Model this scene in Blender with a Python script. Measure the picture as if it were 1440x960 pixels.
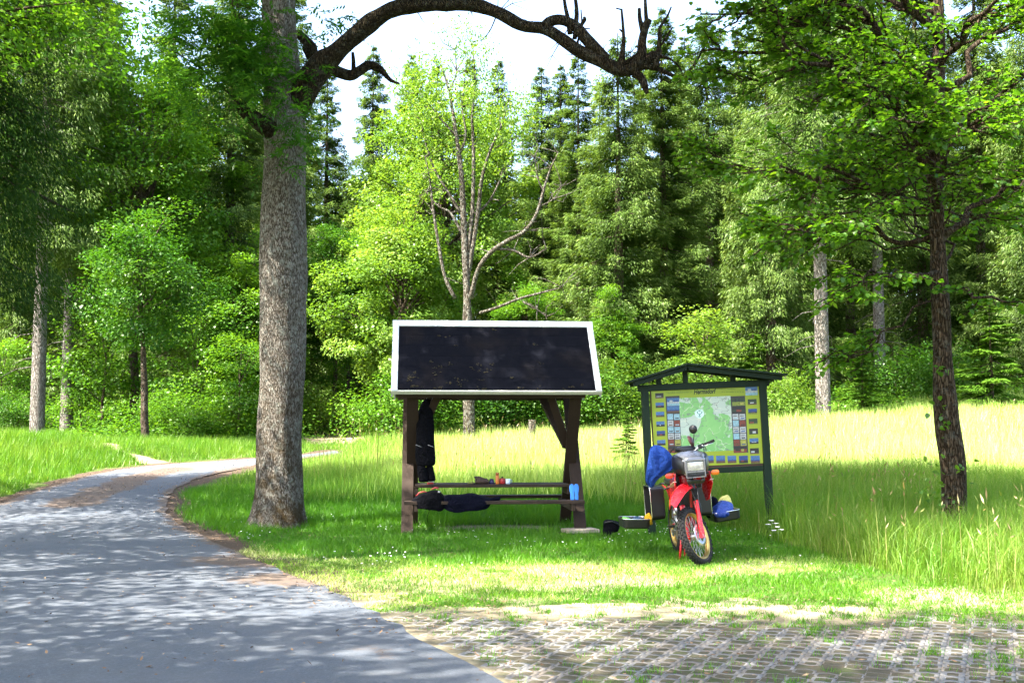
import bpy, bmesh, math, random
import numpy as np
from mathutils import Vector, Matrix, noise as mnoise

# ------------------------------------------------------------------ scene, camera, light
S = bpy.context.scene
COL = S.collection
for o in list(bpy.data.objects):
    bpy.data.objects.remove(o, do_unlink=True)
R_ = math.radians
EYE = 1.65
F = 1600.0
PITCH = math.atan(120 / F)

cam_d = bpy.data.cameras.new('camera')
cam_d.sensor_width = 36.0
cam_d.lens = 36.0 * F / 1440.0
cam_d.clip_start = 0.05
cam_d.clip_end = 3000
cam = bpy.data.objects.new('camera', cam_d)
cam.location = (0, 0, EYE)
cam.rotation_euler = (math.pi / 2 + PITCH, 0, 0)
COL.objects.link(cam)
S.camera = cam

SUN_DIR = Vector((-0.86, -0.50, 0)).normalized()
SUN_EL = R_(54)
TO_SUN = Vector((SUN_DIR.x * math.cos(SUN_EL), SUN_DIR.y * math.cos(SUN_EL), math.sin(SUN_EL)))
w = bpy.data.worlds.new('World')
S.world = w
w.use_nodes = True
wn = w.node_tree.nodes
bg = wn.get('Background') or wn.new('ShaderNodeBackground')
sky = wn.new('ShaderNodeTexSky')
sky.sky_type = 'NISHITA'
sky.sun_disc = False
sky.sun_elevation = SUN_EL
sky.sun_rotation = math.atan2(TO_SUN.x, TO_SUN.y)
sky.air_density = 1.0
sky.dust_density = 6.0
sky.ozone_density = 1.0
sky.altitude = 600
w.node_tree.links.new(sky.outputs[0], bg.inputs[0])
bg.inputs[1].default_value = 0.14
sun_d = bpy.data.lights.new('sun', 'SUN')
sun_d.energy = 5.0
sun_d.angle = R_(0.4)
sun_d.color = (1.0, 0.95, 0.86)
sun = bpy.data.objects.new('sun', sun_d)
sun.rotation_euler = TO_SUN.to_track_quat('Z', 'Y').to_euler()
sun.location = TO_SUN * 60
COL.objects.link(sun)
S.view_settings.view_transform = 'Standard'
S.view_settings.look = 'None'
S.view_settings.exposure = 2.75
S.view_settings.gamma = 1.0
S.view_settings.use_curve_mapping = False
S.render.engine = 'CYCLES'
S.cycles.max_bounces = 5
S.cycles.diffuse_bounces = 3
S.cycles.glossy_bounces = 2
S.cycles.transmission_bounces = 4
S.cycles.transparent_max_bounces = 4
S.cycles.use_denoising = True
S.cycles.sample_clamp_indirect = 6.0
S.cycles.use_adaptive_sampling = True
S.cycles.adaptive_threshold = 0.02

# ------------------------------------------------------------------ terrain height, pixel helpers
def sstep(a, b, x):
    t = np.clip((np.asarray(x, float) - a) / (b - a), 0, 1)
    return t * t * (3 - 2 * t)

def terr0(x, y):
    x = np.asarray(x, float); y = np.asarray(y, float)
    s = sstep(16, 24, y)
    z = s * 0.045 * np.maximum(y - 18, 0)
    z = z + 0.05 * np.maximum(x, 0) * sstep(24, 46, y)
    z = z + 0.035 * np.maximum(y - 46, 0)
    return z

def ray(px, py):
    a = (px - 720) / F; b = (480 - py) / F
    return Vector((a, math.cos(PITCH) - b * math.sin(PITCH), math.sin(PITCH) + b * math.cos(PITCH)))

def P(px, py, Y):
    d = ray(px, py)
    k = Y / d.y
    return Vector((d.x * k, Y, EYE + d.z * k))

def terr0_s(x, y):
    def ss(a, b, v):
        t = min(1, max(0, (v - a) / (b - a))); return t * t * (3 - 2 * t)
    return ss(16, 24, y) * 0.045 * max(y - 18, 0) + 0.05 * max(x, 0) * ss(24, 46, y) + 0.035 * max(y - 46, 0)

GC = {}
def G(px, py):
    """where the view through a photo point meets the ground"""
    if (px, py) in GC: return GC[(px, py)].copy()
    d = ray(px, py)
    k = 3.0
    while k < 160 and EYE + d.z * k > terr0_s(d.x * k, d.y * k):
        k += 0.25
    lo, hi = k - 0.25, k
    for _ in range(20):
        m = (lo + hi) / 2
        if EYE + d.z * m > terr0_s(d.x * m, d.y * m): lo = m
        else: hi = m
    p = d * hi
    GC[(px, py)] = Vector((p.x, p.y, terr0_s(p.x, p.y)))
    return GC[(px, py)].copy()

# road edges: pairs (side away from the lawn, side next to the lawn)
def gx(px, py):
    p = G(px, py); return (p.x, p.y)
ROAD_PAIRS = [((-8.0, -8.0), (5.6, -6.0)), ((-8.2, 2.0), gx(700, 960)), ((-8.8, 8.0), gx(478, 838)), ((-9.8, 14.0), gx(335, 778)),
              (gx(0, 708), gx(243, 730)), (gx(60, 688), gx(235, 706)), (gx(130, 668), gx(250, 686)), (gx(190, 657), gx(292, 669)),
              (gx(262, 651), gx(357, 656)), (gx(340, 646), gx(412, 647)), (gx(420, 640), gx(452, 642)), (gx(470, 634), gx(480, 638))]

def catmull(pts, n):
    P_ = [np.array(p, float) for p in pts]
    P_ = [2 * P_[0] - P_[1]] + P_ + [2 * P_[-1] - P_[-2]]
    out = []
    for i in range(1, len(P_) - 2):
        a, b, c, d = P_[i - 1:i + 3]
        for k in range(n):
            t = k / n
            out.append(0.5 * ((2 * b) + (-a + c) * t + (2 * a - 5 * b + 4 * c - d) * t * t + (-a + 3 * b - 3 * c + d) * t ** 3))
    out.append(P_[-2])
    return np.array(out)

ROAD_L = catmull([p[0] for p in ROAD_PAIRS], 14)
ROAD_R = catmull([p[1] for p in ROAD_PAIRS], 14)

def seg_dist(x, y, line):
    """distance from points to a polyline"""
    x = np.asarray(x, float); y = np.asarray(y, float)
    best = np.full(x.shape, 1e9)
    if len(line) > 60: line = np.vstack([line[::4], line[-1:]])
    for a, b in zip(line[:-1], line[1:]):
        dx, dy = b - a
        L = dx * dx + dy * dy + 1e-12
        t = np.clip(((x - a[0]) * dx + (y - a[1]) * dy) / L, 0, 1)
        best = np.minimum(best, np.hypot(x - a[0] - t * dx, y - a[1] - t * dy))
    return best

def inside(x, y, poly):
    x = np.asarray(x, float); y = np.asarray(y, float)
    r = np.zeros(x.shape, bool)
    n = len(poly)
    for i in range(n):
        x0, y0 = poly[i]; x1, y1 = poly[(i + 1) % n]
        c = ((y0 > y) != (y1 > y)) & (x < (x1 - x0) * (y - y0) / (y1 - y0 + 1e-12) + x0)
        r ^= c
    return r

ROAD_POLY = np.vstack([ROAD_L, ROAD_R[::-1]])

def left_edge_x(y):
    i = np.argsort(ROAD_L[:, 1])
    return np.interp(y, ROAD_L[i, 1], ROAD_L[i, 0])

def terr(x, y):
    x = np.asarray(x, float); y = np.asarray(y, float)
    z = terr0(x, y)
    d = left_edge_x(y) - x
    z = z + 0.75 * sstep(0.6, 5.0, d) * sstep(8, 16, y) * (1 - sstep(30, 40, y))
    z = z + 0.03 * np.sin(x * 1.3 + 1) * np.cos(y * 1.1) * sstep(24, 34, y)
    return z

def TZ(x, y):
    return float(terr(x, y))

def vnoise(x, y, s, seed=0):
    """cheap smooth value noise on numpy arrays"""
    x = np.asarray(x, float) / s + seed * 17.3; y = np.asarray(y, float) / s + seed * 9.1
    xi = np.floor(x).astype(np.int64); yi = np.floor(y).astype(np.int64)
    fx = x - xi; fy = y - yi
    fx = fx * fx * (3 - 2 * fx); fy = fy * fy * (3 - 2 * fy)
    def h(a, b):
        n = (a * 374761393 + b * 668265263 + seed * 974711) & 0x7fffffff
        n = ((n ^ (n >> 13)) * 1274126177) & 0x7fffffff
        return ((n ^ (n >> 16)) & 0xffff) / 65535.0
    return (h(xi, yi) * (1 - fx) + h(xi + 1, yi) * fx) * (1 - fy) + (h(xi, yi + 1) * (1 - fx) + h(xi + 1, yi + 1) * fx) * fy

# ------------------------------------------------------------------ object helpers
def tag(o, label=None, cat=None, group=None, kind=None):
    if label: o['label'] = label
    if cat: o['category'] = cat
    if group: o['group'] = group
    if kind: o['kind'] = kind
    return o

def thing(name, label, cat, loc=(0, 0, 0), rot=(0, 0, 0), group=None):
    o = bpy.data.objects.new(name, None)
    o.empty_display_size = 0.2
    o.location = loc; o.rotation_euler = rot
    COL.objects.link(o)
    return tag(o, label, cat, group)

def link(name, me, mats, parent=None, smooth=False):
    o = bpy.data.objects.new(name, me)
    for m in (mats if isinstance(mats, (list, tuple)) else [mats]):
        me.materials.append(m)
    COL.objects.link(o)
    if parent is not None: o.parent = parent
    if smooth:
        me.polygons.foreach_set('use_smooth', np.ones(len(me.polygons), bool))
    return o

def np_mesh(name, V, Fc, rnd=None, smooth=False, vattr=None):
    """V (N,3), Fc (M,k) with a fixed k"""
    me = bpy.data.meshes.new(name)
    V = np.ascontiguousarray(V, np.float32); Fc = np.ascontiguousarray(Fc, np.int32)
    m, k = Fc.shape
    me.vertices.add(len(V)); me.vertices.foreach_set('co', V.ravel())
    me.loops.add(m * k); me.loops.foreach_set('vertex_index', Fc.ravel())
    me.polygons.add(m)
    me.polygons.foreach_set('loop_start', np.arange(0, m * k, k, dtype=np.int32))
    try:
        me.polygons.foreach_set('loop_total', np.full(m, k, np.int32))
    except Exception:
        pass
    me.update(calc_edges=True)
    if rnd is not None:
        a = me.attributes.new('rnd', 'FLOAT', 'FACE')
        a.data.foreach_set('value', np.ascontiguousarray(rnd, np.float32))
    for kx, vv in (vattr or {}).items():
        a = me.attributes.new(kx, 'FLOAT', 'POINT')
        a.data.foreach_set('value', np.ascontiguousarray(vv, np.float32))
    if smooth:
        me.polygons.foreach_set('use_smooth', np.ones(m, bool))
    return me

class MB:
    """collects shapes, then links them as ONE mesh object"""
    def __init__(s):
        s.v = []; s.f = []; s.mi = []; s.sm = []
    def add(s, vs, fs, mi=0, sm=False):
        b = len(s.v)
        s.v += [tuple(v) for v in vs]
        for f in fs:
            s.f.append([i + b for i in f]); s.mi.append(mi); s.sm.append(sm)
        return s
    def box(s, c, size, rot=None, mi=0):
        hx, hy, hz = [a / 2 for a in size]
        vs = [Vector((x, y, z)) for x in (-hx, hx) for y in (-hy, hy) for z in (-hz, hz)]
        if rot is not None: vs = [rot @ v for v in vs]
        c = Vector(c)
        vs = [v + c for v in vs]
        return s.add(vs, [(0, 1, 3, 2), (4, 6, 7, 5), (0, 4, 5, 1), (2, 3, 7, 6), (0, 2, 6, 4), (1, 5, 7, 3)], mi)
    def bar(s, a, b, wx, wy, up=(0, 0, 1), mi=0):
        a = Vector(a); b = Vector(b)
        d = (b - a).normalized()
        u = Vector(up)
        x = d.cross(u)
        if x.length < 1e-4: x = d.cross(Vector((0, 1, 0)))
        x.normalize(); y = x.cross(d).normalized()
        m = Matrix((x, y, d)).transposed()
        return s.box((a + b) / 2, (wx, wy, (b - a).length), m, mi)
    def tube(s, pts, rad, n=8, mi=0, cap=True, sm=True, flat=1.0):
        pts = [Vector(p) for p in pts]
        if not isinstance(rad, (list, tuple)): rad = [rad] * len(pts)
        vs = []; fs = []
        pu = None
        for i, p in enumerate(pts):
            t = (pts[min(i + 1, len(pts) - 1)] - pts[max(i - 1, 0)]).normalized()
            if pu is None:
                u = t.cross(Vector((0, 0, 1)))
                if u.length < 0.05: u = t.cross(Vector((0, 1, 0)))
                u.normalize()
            else:
                u = (pu - t * pu.dot(t))
                if u.length < 1e-5: u = t.orthogonal()
                u.normalize()
            pu = u
            v = t.cross(u)
            for k in range(n):
                a = 2 * math.pi * k / n
                vs.append(p + (u * math.cos(a) + v * math.sin(a) * flat) * rad[i])
        for i in range(len(pts) - 1):
            for k in range(n):
                a = i * n + k; b = i * n + (k + 1) % n
                fs.append((a, b, b + n, a + n))
        if cap:
            fs.append(tuple(range(n - 1, -1, -1)))
            fs.append(tuple(range((len(pts) - 1) * n, len(pts) * n)))
        return s.add(vs, fs, mi, sm)
    def lathe(s, prof, c=(0, 0, 0), rot=None, n=24, mi=0, sm=True, close=False):
        """prof: (r, h) along local z"""
        vs = []; fs = []
        c = Vector(c)
        for r, h in prof:
            for k in range(n):
                a = 2 * math.pi * k / n
                v = Vector((r * math.cos(a), r * math.sin(a), h))
                if rot is not None: v = rot @ v
                vs.append(v + c)
        m = len(prof)
        for i in range(m if close else m - 1):
            j = (i + 1) % m
            for k in range(n):
                k2 = (k + 1) % n
                fs.append((i * n + k, i * n + k2, j * n + k2, j * n + k))
        if not close:
            if prof[0][0] > 1e-5: fs.append(tuple(range(n - 1, -1, -1)))
            if prof[-1][0] > 1e-5: fs.append(tuple(range((m - 1) * n, m * n)))
        return s.add(vs, fs, mi, sm)
    def loft(s, rings, mi=0, sm=True, cap=True):
        """rings: lists of the same number of points"""
        n = len(rings[0]); vs = [p for r in rings for p in r]; fs = []
        for i in range(len(rings) - 1):
            for k in range(n):
                k2 = (k + 1) % n
                fs.append((i * n + k, i * n + k2, (i + 1) * n + k2, (i + 1) * n + k))
        if cap:
            fs.append(tuple(range(n - 1, -1, -1)))
            fs.append(tuple(range((len(rings) - 1) * n, len(rings) * n)))
        return s.add(vs, fs, mi, sm)
    def sheet(s, rows, mi=0, sm=True):
        n = len(rows[0]); vs = [p for r in rows for p in r]; fs = []
        for i in range(len(rows) - 1):
            for k in range(n - 1):
                fs.append((i * n + k, i * n + k + 1, (i + 1) * n + k + 1, (i + 1) * n + k))
        return s.add(vs, fs, mi, sm)
    def prism(s, poly, h0, h1, to3, mi=0):
        n = len(poly)
        vs = [to3(p[0], p[1], h0) for p in poly] + [to3(p[0], p[1], h1) for p in poly]
        fs = [tuple(range(n - 1, -1, -1)), tuple(range(n, 2 * n))]
        for k in range(n):
            fs.append((k, (k + 1) % n, n + (k + 1) % n, n + k))
        return s.add(vs, fs, mi)
    def xform(s, m):
        s.v = [tuple(m @ Vector(v)) for v in s.v]; return s
    def build(s, name, mats, parent=None, bevel=0.0, solid=0.0, subsurf=0):
        me = bpy.data.meshes.new(name)
        me.from_pydata(s.v, [], s.f)
        me.polygons.foreach_set('material_index', np.array(s.mi, np.int32))
        me.polygons.foreach_set('use_smooth', np.array(s.sm, bool))
        bm = bmesh.new(); bm.from_mesh(me)
        bmesh.ops.recalc_face_normals(bm, faces=bm.faces)
        bm.to_mesh(me); bm.free()
        o = link(name, me, mats, parent)
        if solid:
            m = o.modifiers.new('solid', 'SOLIDIFY'); m.thickness = solid; m.offset = 0
        if subsurf:
            m = o.modifiers.new('sub', 'SUBSURF'); m.levels = subsurf; m.render_levels = subsurf
        if bevel:
            m = o.modifiers.new('bevel', 'BEVEL'); m.width = bevel; m.segments = 2; m.limit_method = 'ANGLE'; m.angle_limit = R_(40)
        return o

def ring(c, rx, ry, n=16, rot=None, wob=0.0, seed=0, p=2.0):
    """a horizontal superellipse ring"""
    out = []
    for k in range(n):
        a = 2 * math.pi * k / n
        ca, sa = math.cos(a), math.sin(a)
        x = math.copysign(abs(ca) ** (2 / p), ca) * rx; y = math.copysign(abs(sa) ** (2 / p), sa) * ry
        q = 1 + wob * mnoise.noise(Vector((ca * 1.7 + seed, sa * 1.7, c[2] * 6 + seed * 3)))
        v = Vector((x * q, y * q, 0))
        if rot is not None: v = rot @ v
        out.append(v + Vector(c))
    return out

# ------------------------------------------------------------------ materials
class NT:
    def __init__(s, name):
        s.m = bpy.data.materials.new(name); s.m.use_nodes = True
        s.t = s.m.node_tree; s.t.nodes.clear()
        s.out = s.n('ShaderNodeOutputMaterial')
    def n(s, typ, **kw):
        nd = s.t.nodes.new(typ)
        for k, v in kw.items():
            if k.startswith('i_'):
                nd.inputs[k[2:]].default_value = v
            else:
                setattr(nd, k, v)
        return nd
    def l(s, a, b): s.t.links.new(a, b)
    def noise(s, scale, detail=4, rough=0.6, vec=None, dist=0.0):
        nd = s.n('ShaderNodeTexNoise'); nd.inputs['Scale'].default_value = scale; nd.inputs['Detail'].default_value = detail
        nd.inputs['Roughness'].default_value = rough; nd.inputs['Distortion'].default_value = dist
        if vec is not None: s.l(vec, nd.inputs['Vector'])
        return nd.outputs['Fac']
    def ramp(s, fac, stops, interp='LINEAR'):
        nd = s.n('ShaderNodeValToRGB'); cr = nd.color_ramp; cr.interpolation = interp
        while len(cr.elements) < len(stops): cr.elements.new(0.5)
        for e, (p, c) in zip(cr.elements, stops):
            e.position = p
            e.color = (c if len(c) == 4 else tuple(c) + (1,)) if not isinstance(c, float) else (c, c, c, 1)
        s.l(fac, nd.inputs[0]); return nd.outputs[0]
    def mix(s, fac, a, b, mode='MIX'):
        nd = s.n('ShaderNodeMix'); nd.data_type = 'RGBA'; nd.blend_type = mode; nd.clamp_factor = True
        for v, i in ((fac, 0), (a, 6), (b, 7)):
            if hasattr(v, 'is_linked') or hasattr(v, 'links'): s.l(v, nd.inputs[i])
            elif i == 0: nd.inputs[0].default_value = v
            else: nd.inputs[i].default_value = tuple(v) + (1,) if len(v) == 3 else v
        return nd.outputs[2]
    def math(s, op, a, b=0.0):
        nd = s.n('ShaderNodeMath'); nd.operation = op
        for i, v in enumerate((a, b)):
            if hasattr(v, 'links'): s.l(v, nd.inputs[i])
            else: nd.inputs[i].default_value = v
        return nd.outputs[0]
    def attr(s, name):
        nd = s.n('ShaderNodeAttribute'); nd.attribute_name = name; return nd.outputs['Fac']
    def obj(s, scale=(1, 1, 1)):
        tc = s.n('ShaderNodeTexCoord'); mp = s.n('ShaderNodeMapping'); mp.inputs['Scale'].default_value = scale
        s.l(tc.outputs['Object'], mp.inputs[0]); return mp.outputs[0]
    def bump(s, h, strength=0.5, dist=0.02):
        nd = s.n('ShaderNodeBump'); nd.inputs['Strength'].default_value = strength; nd.inputs['Distance'].default_value = dist
        s.l(h, nd.inputs['Height']); return nd.outputs[0]
    def bsdf(s, col, rough=0.6, normal=None, metal=0.0, spec=0.5, coat=0.0, trans=0.0):
        b = s.n('ShaderNodeBsdfPrincipled')
        for v, k in ((col, 'Base Color'), (rough, 'Roughness'), (metal, 'Metallic')):
            if hasattr(v, 'links'): s.l(v, b.inputs[k])
            elif k == 'Base Color': b.inputs[k].default_value = tuple(v) + (1,)
            else: b.inputs[k].default_value = v
        b.inputs['Specular IOR Level'].default_value = spec
        b.inputs['Coat Weight'].default_value = coat
        b.inputs['Transmission Weight'].default_value = trans
        if normal is not None: s.l(normal, b.inputs['Normal'])
        s.l(b.outputs[0], s.out.inputs[0]); return s.m

def leaf_mat(name, cols, trans=0.45, gloss=0.05, tcol=(1.25, 1.15, 0.45), big=0.0):
    """cols: ramp over the per-leaf random value"""
    t = NT(name)
    c = t.ramp(t.attr('rnd'), [(i / (len(cols) - 1), k) for i, k in enumerate(cols)])
    if big:
        oi = t.n('ShaderNodeObjectInfo')
        c = t.mix(t.math('MULTIPLY', oi.outputs['Random'], big), c, (0.5, 0.62, 0.55), 'MULTIPLY')
    d = t.n('ShaderNodeBsdfDiffuse'); t.l(c, d.inputs[0])
    tr = t.n('ShaderNodeBsdfTranslucent'); t.l(t.mix(1.0, c, tcol, 'MULTIPLY'), tr.inputs[0])
    m1 = t.n('ShaderNodeMixShader'); m1.inputs[0].default_value = trans
    t.l(d.outputs[0], m1.inputs[1]); t.l(tr.outputs[0], m1.inputs[2])
    g = t.n('ShaderNodeBsdfGlossy'); g.inputs['Roughness'].default_value = 0.42; g.inputs[0].default_value = (0.9, 0.95, 0.8, 1)
    m2 = t.n('ShaderNodeMixShader'); m2.inputs[0].default_value = gloss
    t.l(m1.outputs[0], m2.inputs[1]); t.l(g.outputs[0], m2.inputs[2])
    t.l(m2.outputs[0], t.out.inputs[0])
    return t.m

def bark_mat(name, dark, mid, light, lichen=0.3, moss=0.0, sc=1.0, strength=0.9):
    t = NT(name)
    v = t.obj((12 * sc, 12 * sc, 1.9 * sc))
    n1 = t.noise(2.2, 6, 0.65, v, 0.6)
    vo = t.n('ShaderNodeTexVoronoi'); vo.feature = 'DISTANCE_TO_EDGE'; vo.inputs['Scale'].default_value = 2.6
    dm = t.n('ShaderNodeVectorMath'); dm.operation = 'ADD'
    nn = t.n('ShaderNodeTexNoise'); nn.inputs['Scale'].default_value = 1.5; t.l(v, nn.inputs['Vector'])
    t.l(v, dm.inputs[0]); t.l(nn.outputs['Color'], dm.inputs[1]); t.l(dm.outputs[0], vo.inputs['Vector'])
    crack = t.ramp(vo.outputs['Distance'], [(0.0, 0.0), (0.22, 1.0)])
    h = t.math('ADD', t.math('MULTIPLY', crack, 0.7), t.math('MULTIPLY', n1, 0.6))
    c = t.ramp(h, [(0.15, dark), (0.62, mid), (1.0, light)])
    o1 = t.obj()
    if lichen:
        ln = t.noise(9, 5, 0.75, o1)
        c = t.mix(t.math('MULTIPLY', t.ramp(ln, [(0.52, 0.0), (0.62, 1.0)]), lichen), c, (0.42, 0.45, 0.38))
    if moss:
        sz = t.n('ShaderNodeSeparateXYZ'); t.l(o1, sz.inputs[0])
        mz = t.ramp(t.math('MULTIPLY', sz.outputs['Z'], 0.25), [(0.0, 1.0), (0.75, 0.0)])
        mn = t.ramp(t.noise(2.6, 5, 0.7, o1), [(0.47, 0.0), (0.58, 1.0)])
        c = t.mix(t.math('MULTIPLY', t.math('MULTIPLY', mz, mn), moss), c, (0.07, 0.045, 0.015))
    return t.bsdf(c, 0.92, t.bump(h, strength, 0.09), spec=0.1)

def plain(name, col, rough=0.5, metal=0.0, spec=0.5, var=0.12, sc=30, coat=0.0, bump=0.0):
    t = NT(name)
    v = t.obj()
    n = t.noise(sc, 4, 0.6, v)
    c = t.mix(t.ramp(n, [(0.3, 0.0), (0.7, 1.0)]), [a * (1 - var) for a in col], [min(1, a * (1 + var)) for a in col])
    r = t.math('ADD', t.math('MULTIPLY', n, 0.2), max(0.02, rough - 0.1))
    return t.bsdf(c, r, t.bump(n, bump, 0.01) if bump else None, metal, spec, coat)

def wood_mat(name, a, b, axis=0, rough=0.75, sc=1.0):
    t = NT(name)
    s = [14 * sc] * 3; s[axis] = 0.9 * sc
    v = t.obj(tuple(s))
    n = t.noise(3, 5, 0.65, v, 0.8)
    n2 = t.noise(1.3, 3, 0.5, t.obj())
    c = t.mix(n, a, b)
    c = t.mix(t.math('MULTIPLY', n2, 0.5), c, [k * 0.6 for k in a])
    return t.bsdf(c, rough, t.bump(n, 0.35, 0.01), spec=0.3)

LEAF = {
    'lime': leaf_mat('leaf_lime', [(0.075, 0.165, 0.016), (0.12, 0.23, 0.026), (0.20, 0.30, 0.055)], 0.5, 0.02, big=0.2),
    'mid': leaf_mat('leaf_mid', [(0.045, 0.13, 0.010), (0.08, 0.20, 0.014), (0.145, 0.27, 0.022)], 0.52, 0.02, big=0.3),
    'dark': leaf_mat('leaf_dark', [(0.022, 0.08, 0.008), (0.045, 0.135, 0.012), (0.09, 0.19, 0.016)], 0.46, 0.02, big=0.35),
    'linden': leaf_mat('leaf_linden', [(0.05, 0.15, 0.008), (0.09, 0.22, 0.012), (0.16, 0.29, 0.02)], 0.62, 0.04),
    'ash': leaf_mat('leaf_ash', [(0.028, 0.11, 0.009), (0.05, 0.16, 0.012), (0.085, 0.215, 0.016)], 0.5, 0.035),
    'spruce': leaf_mat('needle_spruce', [(0.030, 0.070, 0.014), (0.10, 0.165, 0.03), (0.25, 0.31, 0.08)], 0.4, 0.012, (1.2, 1.15, 0.5), big=0.4),  # pale new growth; tips lightened further, inner needles darkened for sun and shade
    'spruce_shaded': leaf_mat('needle_spruce_shaded', [(0.012, 0.035, 0.006), (0.025, 0.065, 0.008), (0.06, 0.11, 0.012)], 0.2, 0.01),  # shade put into the needle colour of the roadside spruce
    'larch': leaf_mat('needle_larch', [(0.12, 0.19, 0.02), (0.18, 0.26, 0.03), (0.24, 0.32, 0.05)], 0.4, 0.01),
    'fir': leaf_mat('needle_fir', [(0.045, 0.12, 0.01), (0.085, 0.18, 0.016), (0.17, 0.26, 0.03)], 0.35, 0.015),
}
GRASS = {
    'lawn': leaf_mat('grass_lawn', [(0.035, 0.14, 0.004), (0.065, 0.20, 0.007), (0.14, 0.28, 0.018)], 0.45, 0.02),
    'tall': leaf_mat('grass_tall', [(0.045, 0.145, 0.006), (0.08, 0.205, 0.011), (0.17, 0.27, 0.035), (0.34, 0.34, 0.13)], 0.45, 0.02),
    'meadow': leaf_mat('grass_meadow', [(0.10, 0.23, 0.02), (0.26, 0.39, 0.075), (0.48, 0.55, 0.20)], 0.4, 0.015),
    'dry': leaf_mat('grass_dry', [(0.07, 0.20, 0.01), (0.22, 0.34, 0.045), (0.46, 0.47, 0.24)], 0.35, 0.015),
}
BARK = {
    'ash': bark_mat('bark_ash', (0.03, 0.022, 0.014), (0.16, 0.13, 0.098), (0.31, 0.28, 0.235), 0.45, 0.95, 2.0, 1.0),
    'limb': bark_mat('bark_limb', (0.006, 0.0045, 0.003), (0.026, 0.018, 0.010), (0.06, 0.045, 0.024), 0.1, 0.0, 1.3),
    'linden': bark_mat('bark_linden', (0.009, 0.006, 0.0035), (0.045, 0.029, 0.016), (0.10, 0.07, 0.042), 0.12, 0.0, 1.2),
    'spruce': bark_mat('bark_spruce', (0.05, 0.04, 0.03), (0.17, 0.145, 0.12), (0.30, 0.27, 0.24), 0.3, 0.0, 1.0),
    'dead': bark_mat('bark_dead', (0.022, 0.016, 0.010), (0.08, 0.063, 0.044), (0.18, 0.16, 0.13), 0.4, 0.0, 0.8),
    'brown': bark_mat('bark_brown', (0.02, 0.014, 0.009), (0.07, 0.05, 0.033), (0.14, 0.105, 0.075), 0.15, 0.0, 1.0),
}

# ------------------------------------------------------------------ ground, road, paving
rng = np.random.default_rng(7)

PAVE_ANG = R_(23)
LINE_A, LINE_B = np.array(gx(478, 838)), np.array(gx(700, 960))
def side_of_line(x, y):
    d = (LINE_B - LINE_A) / np.linalg.norm(LINE_B - LINE_A)
    return (np.asarray(x) - LINE_A[0]) * (-d[1]) + (np.asarray(y) - LINE_A[1]) * d[0]   # >0 on the paving side
def pave_back(x):
    x = np.asarray(x, float)
    return np.interp(x, [-3, -1.2, 0.2, 2.2, 5.0, 9.0], [11.0, 11.1, 11.2, 11.3, 10.7, 9.8])

def in_paving(x, y):
    return (side_of_line(x, y) > 0.02) & (np.asarray(y) < pave_back(x))

def tall_front(x):
    return np.interp(x, [1.6, 2.6, 3.2, 3.75, 4.0, 4.3, 4.7, 5.2, 7.0, 12.0], [24.0, 20.5, 18.6, 16.6, 13.9, 12.0, 10.9, 10.2, 9.6, 8.5])

def dirt_mask(x, y):
    """where bare sandy earth shows instead of turf"""
    x = np.asarray(x, float); y = np.asarray(y, float)
    n = vnoise(x, y, 1.1, 1) * 0.6 + vnoise(x, y, 0.35, 2) * 0.4
    pave = (in_paving(x, y) & (y < pave_back(x) - 0.5 - 0.8 * (n - 0.5))).astype(float)
    strip = (1 - sstep(12.6, 15.2, y + 1.6 * (n - 0.5) + 0.35 * np.maximum(0, -1 - x))) * sstep(-4.5, -2.5, x + 0.2 * y - 2.4)
    strip = strip * (1 - 0.55 * sstep(11, 12.5, y) * (n > 0.62))
    dr = seg_dist(x, y, ROAD_R)
    edge = (1 - sstep(0.15, 0.75, dr + 0.5 * (n - 0.5))) * (y < 40)
    dl = seg_dist(x, y, ROAD_L)
    edge = np.maximum(edge, (1 - sstep(0.1, 0.6, dl + 0.7 * (n - 0.5))))
    shel = np.exp(-(((x + 0.1) / 1.2) ** 2 + ((y - 18.7) / 0.5) ** 2)) * 1.1
    tt = gx(460, 622)
    track = np.exp(-(((x - tt[0] + 0.2) / 1.6) ** 2 + ((y - tt[1] - 2) / 4.5) ** 2) ** 2) * 1.4
    t2 = seg_dist(x, y, np.array([gx(100, 640), gx(165, 648), gx(240, 651)]))
    edge = np.maximum(edge, 0.75 * (1 - sstep(0.1, 0.5, t2 + 0.9 * (n - 0.5))))
    strip = strip * (0.12 + 0.72 * sstep(0.35, 0.6, vnoise(x, y, 1.6, 51) * .6 + n * .4))
    return np.clip(np.maximum.reduce([pave, strip, edge, shel * (0.6 + n), track]), 0, 1)

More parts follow.
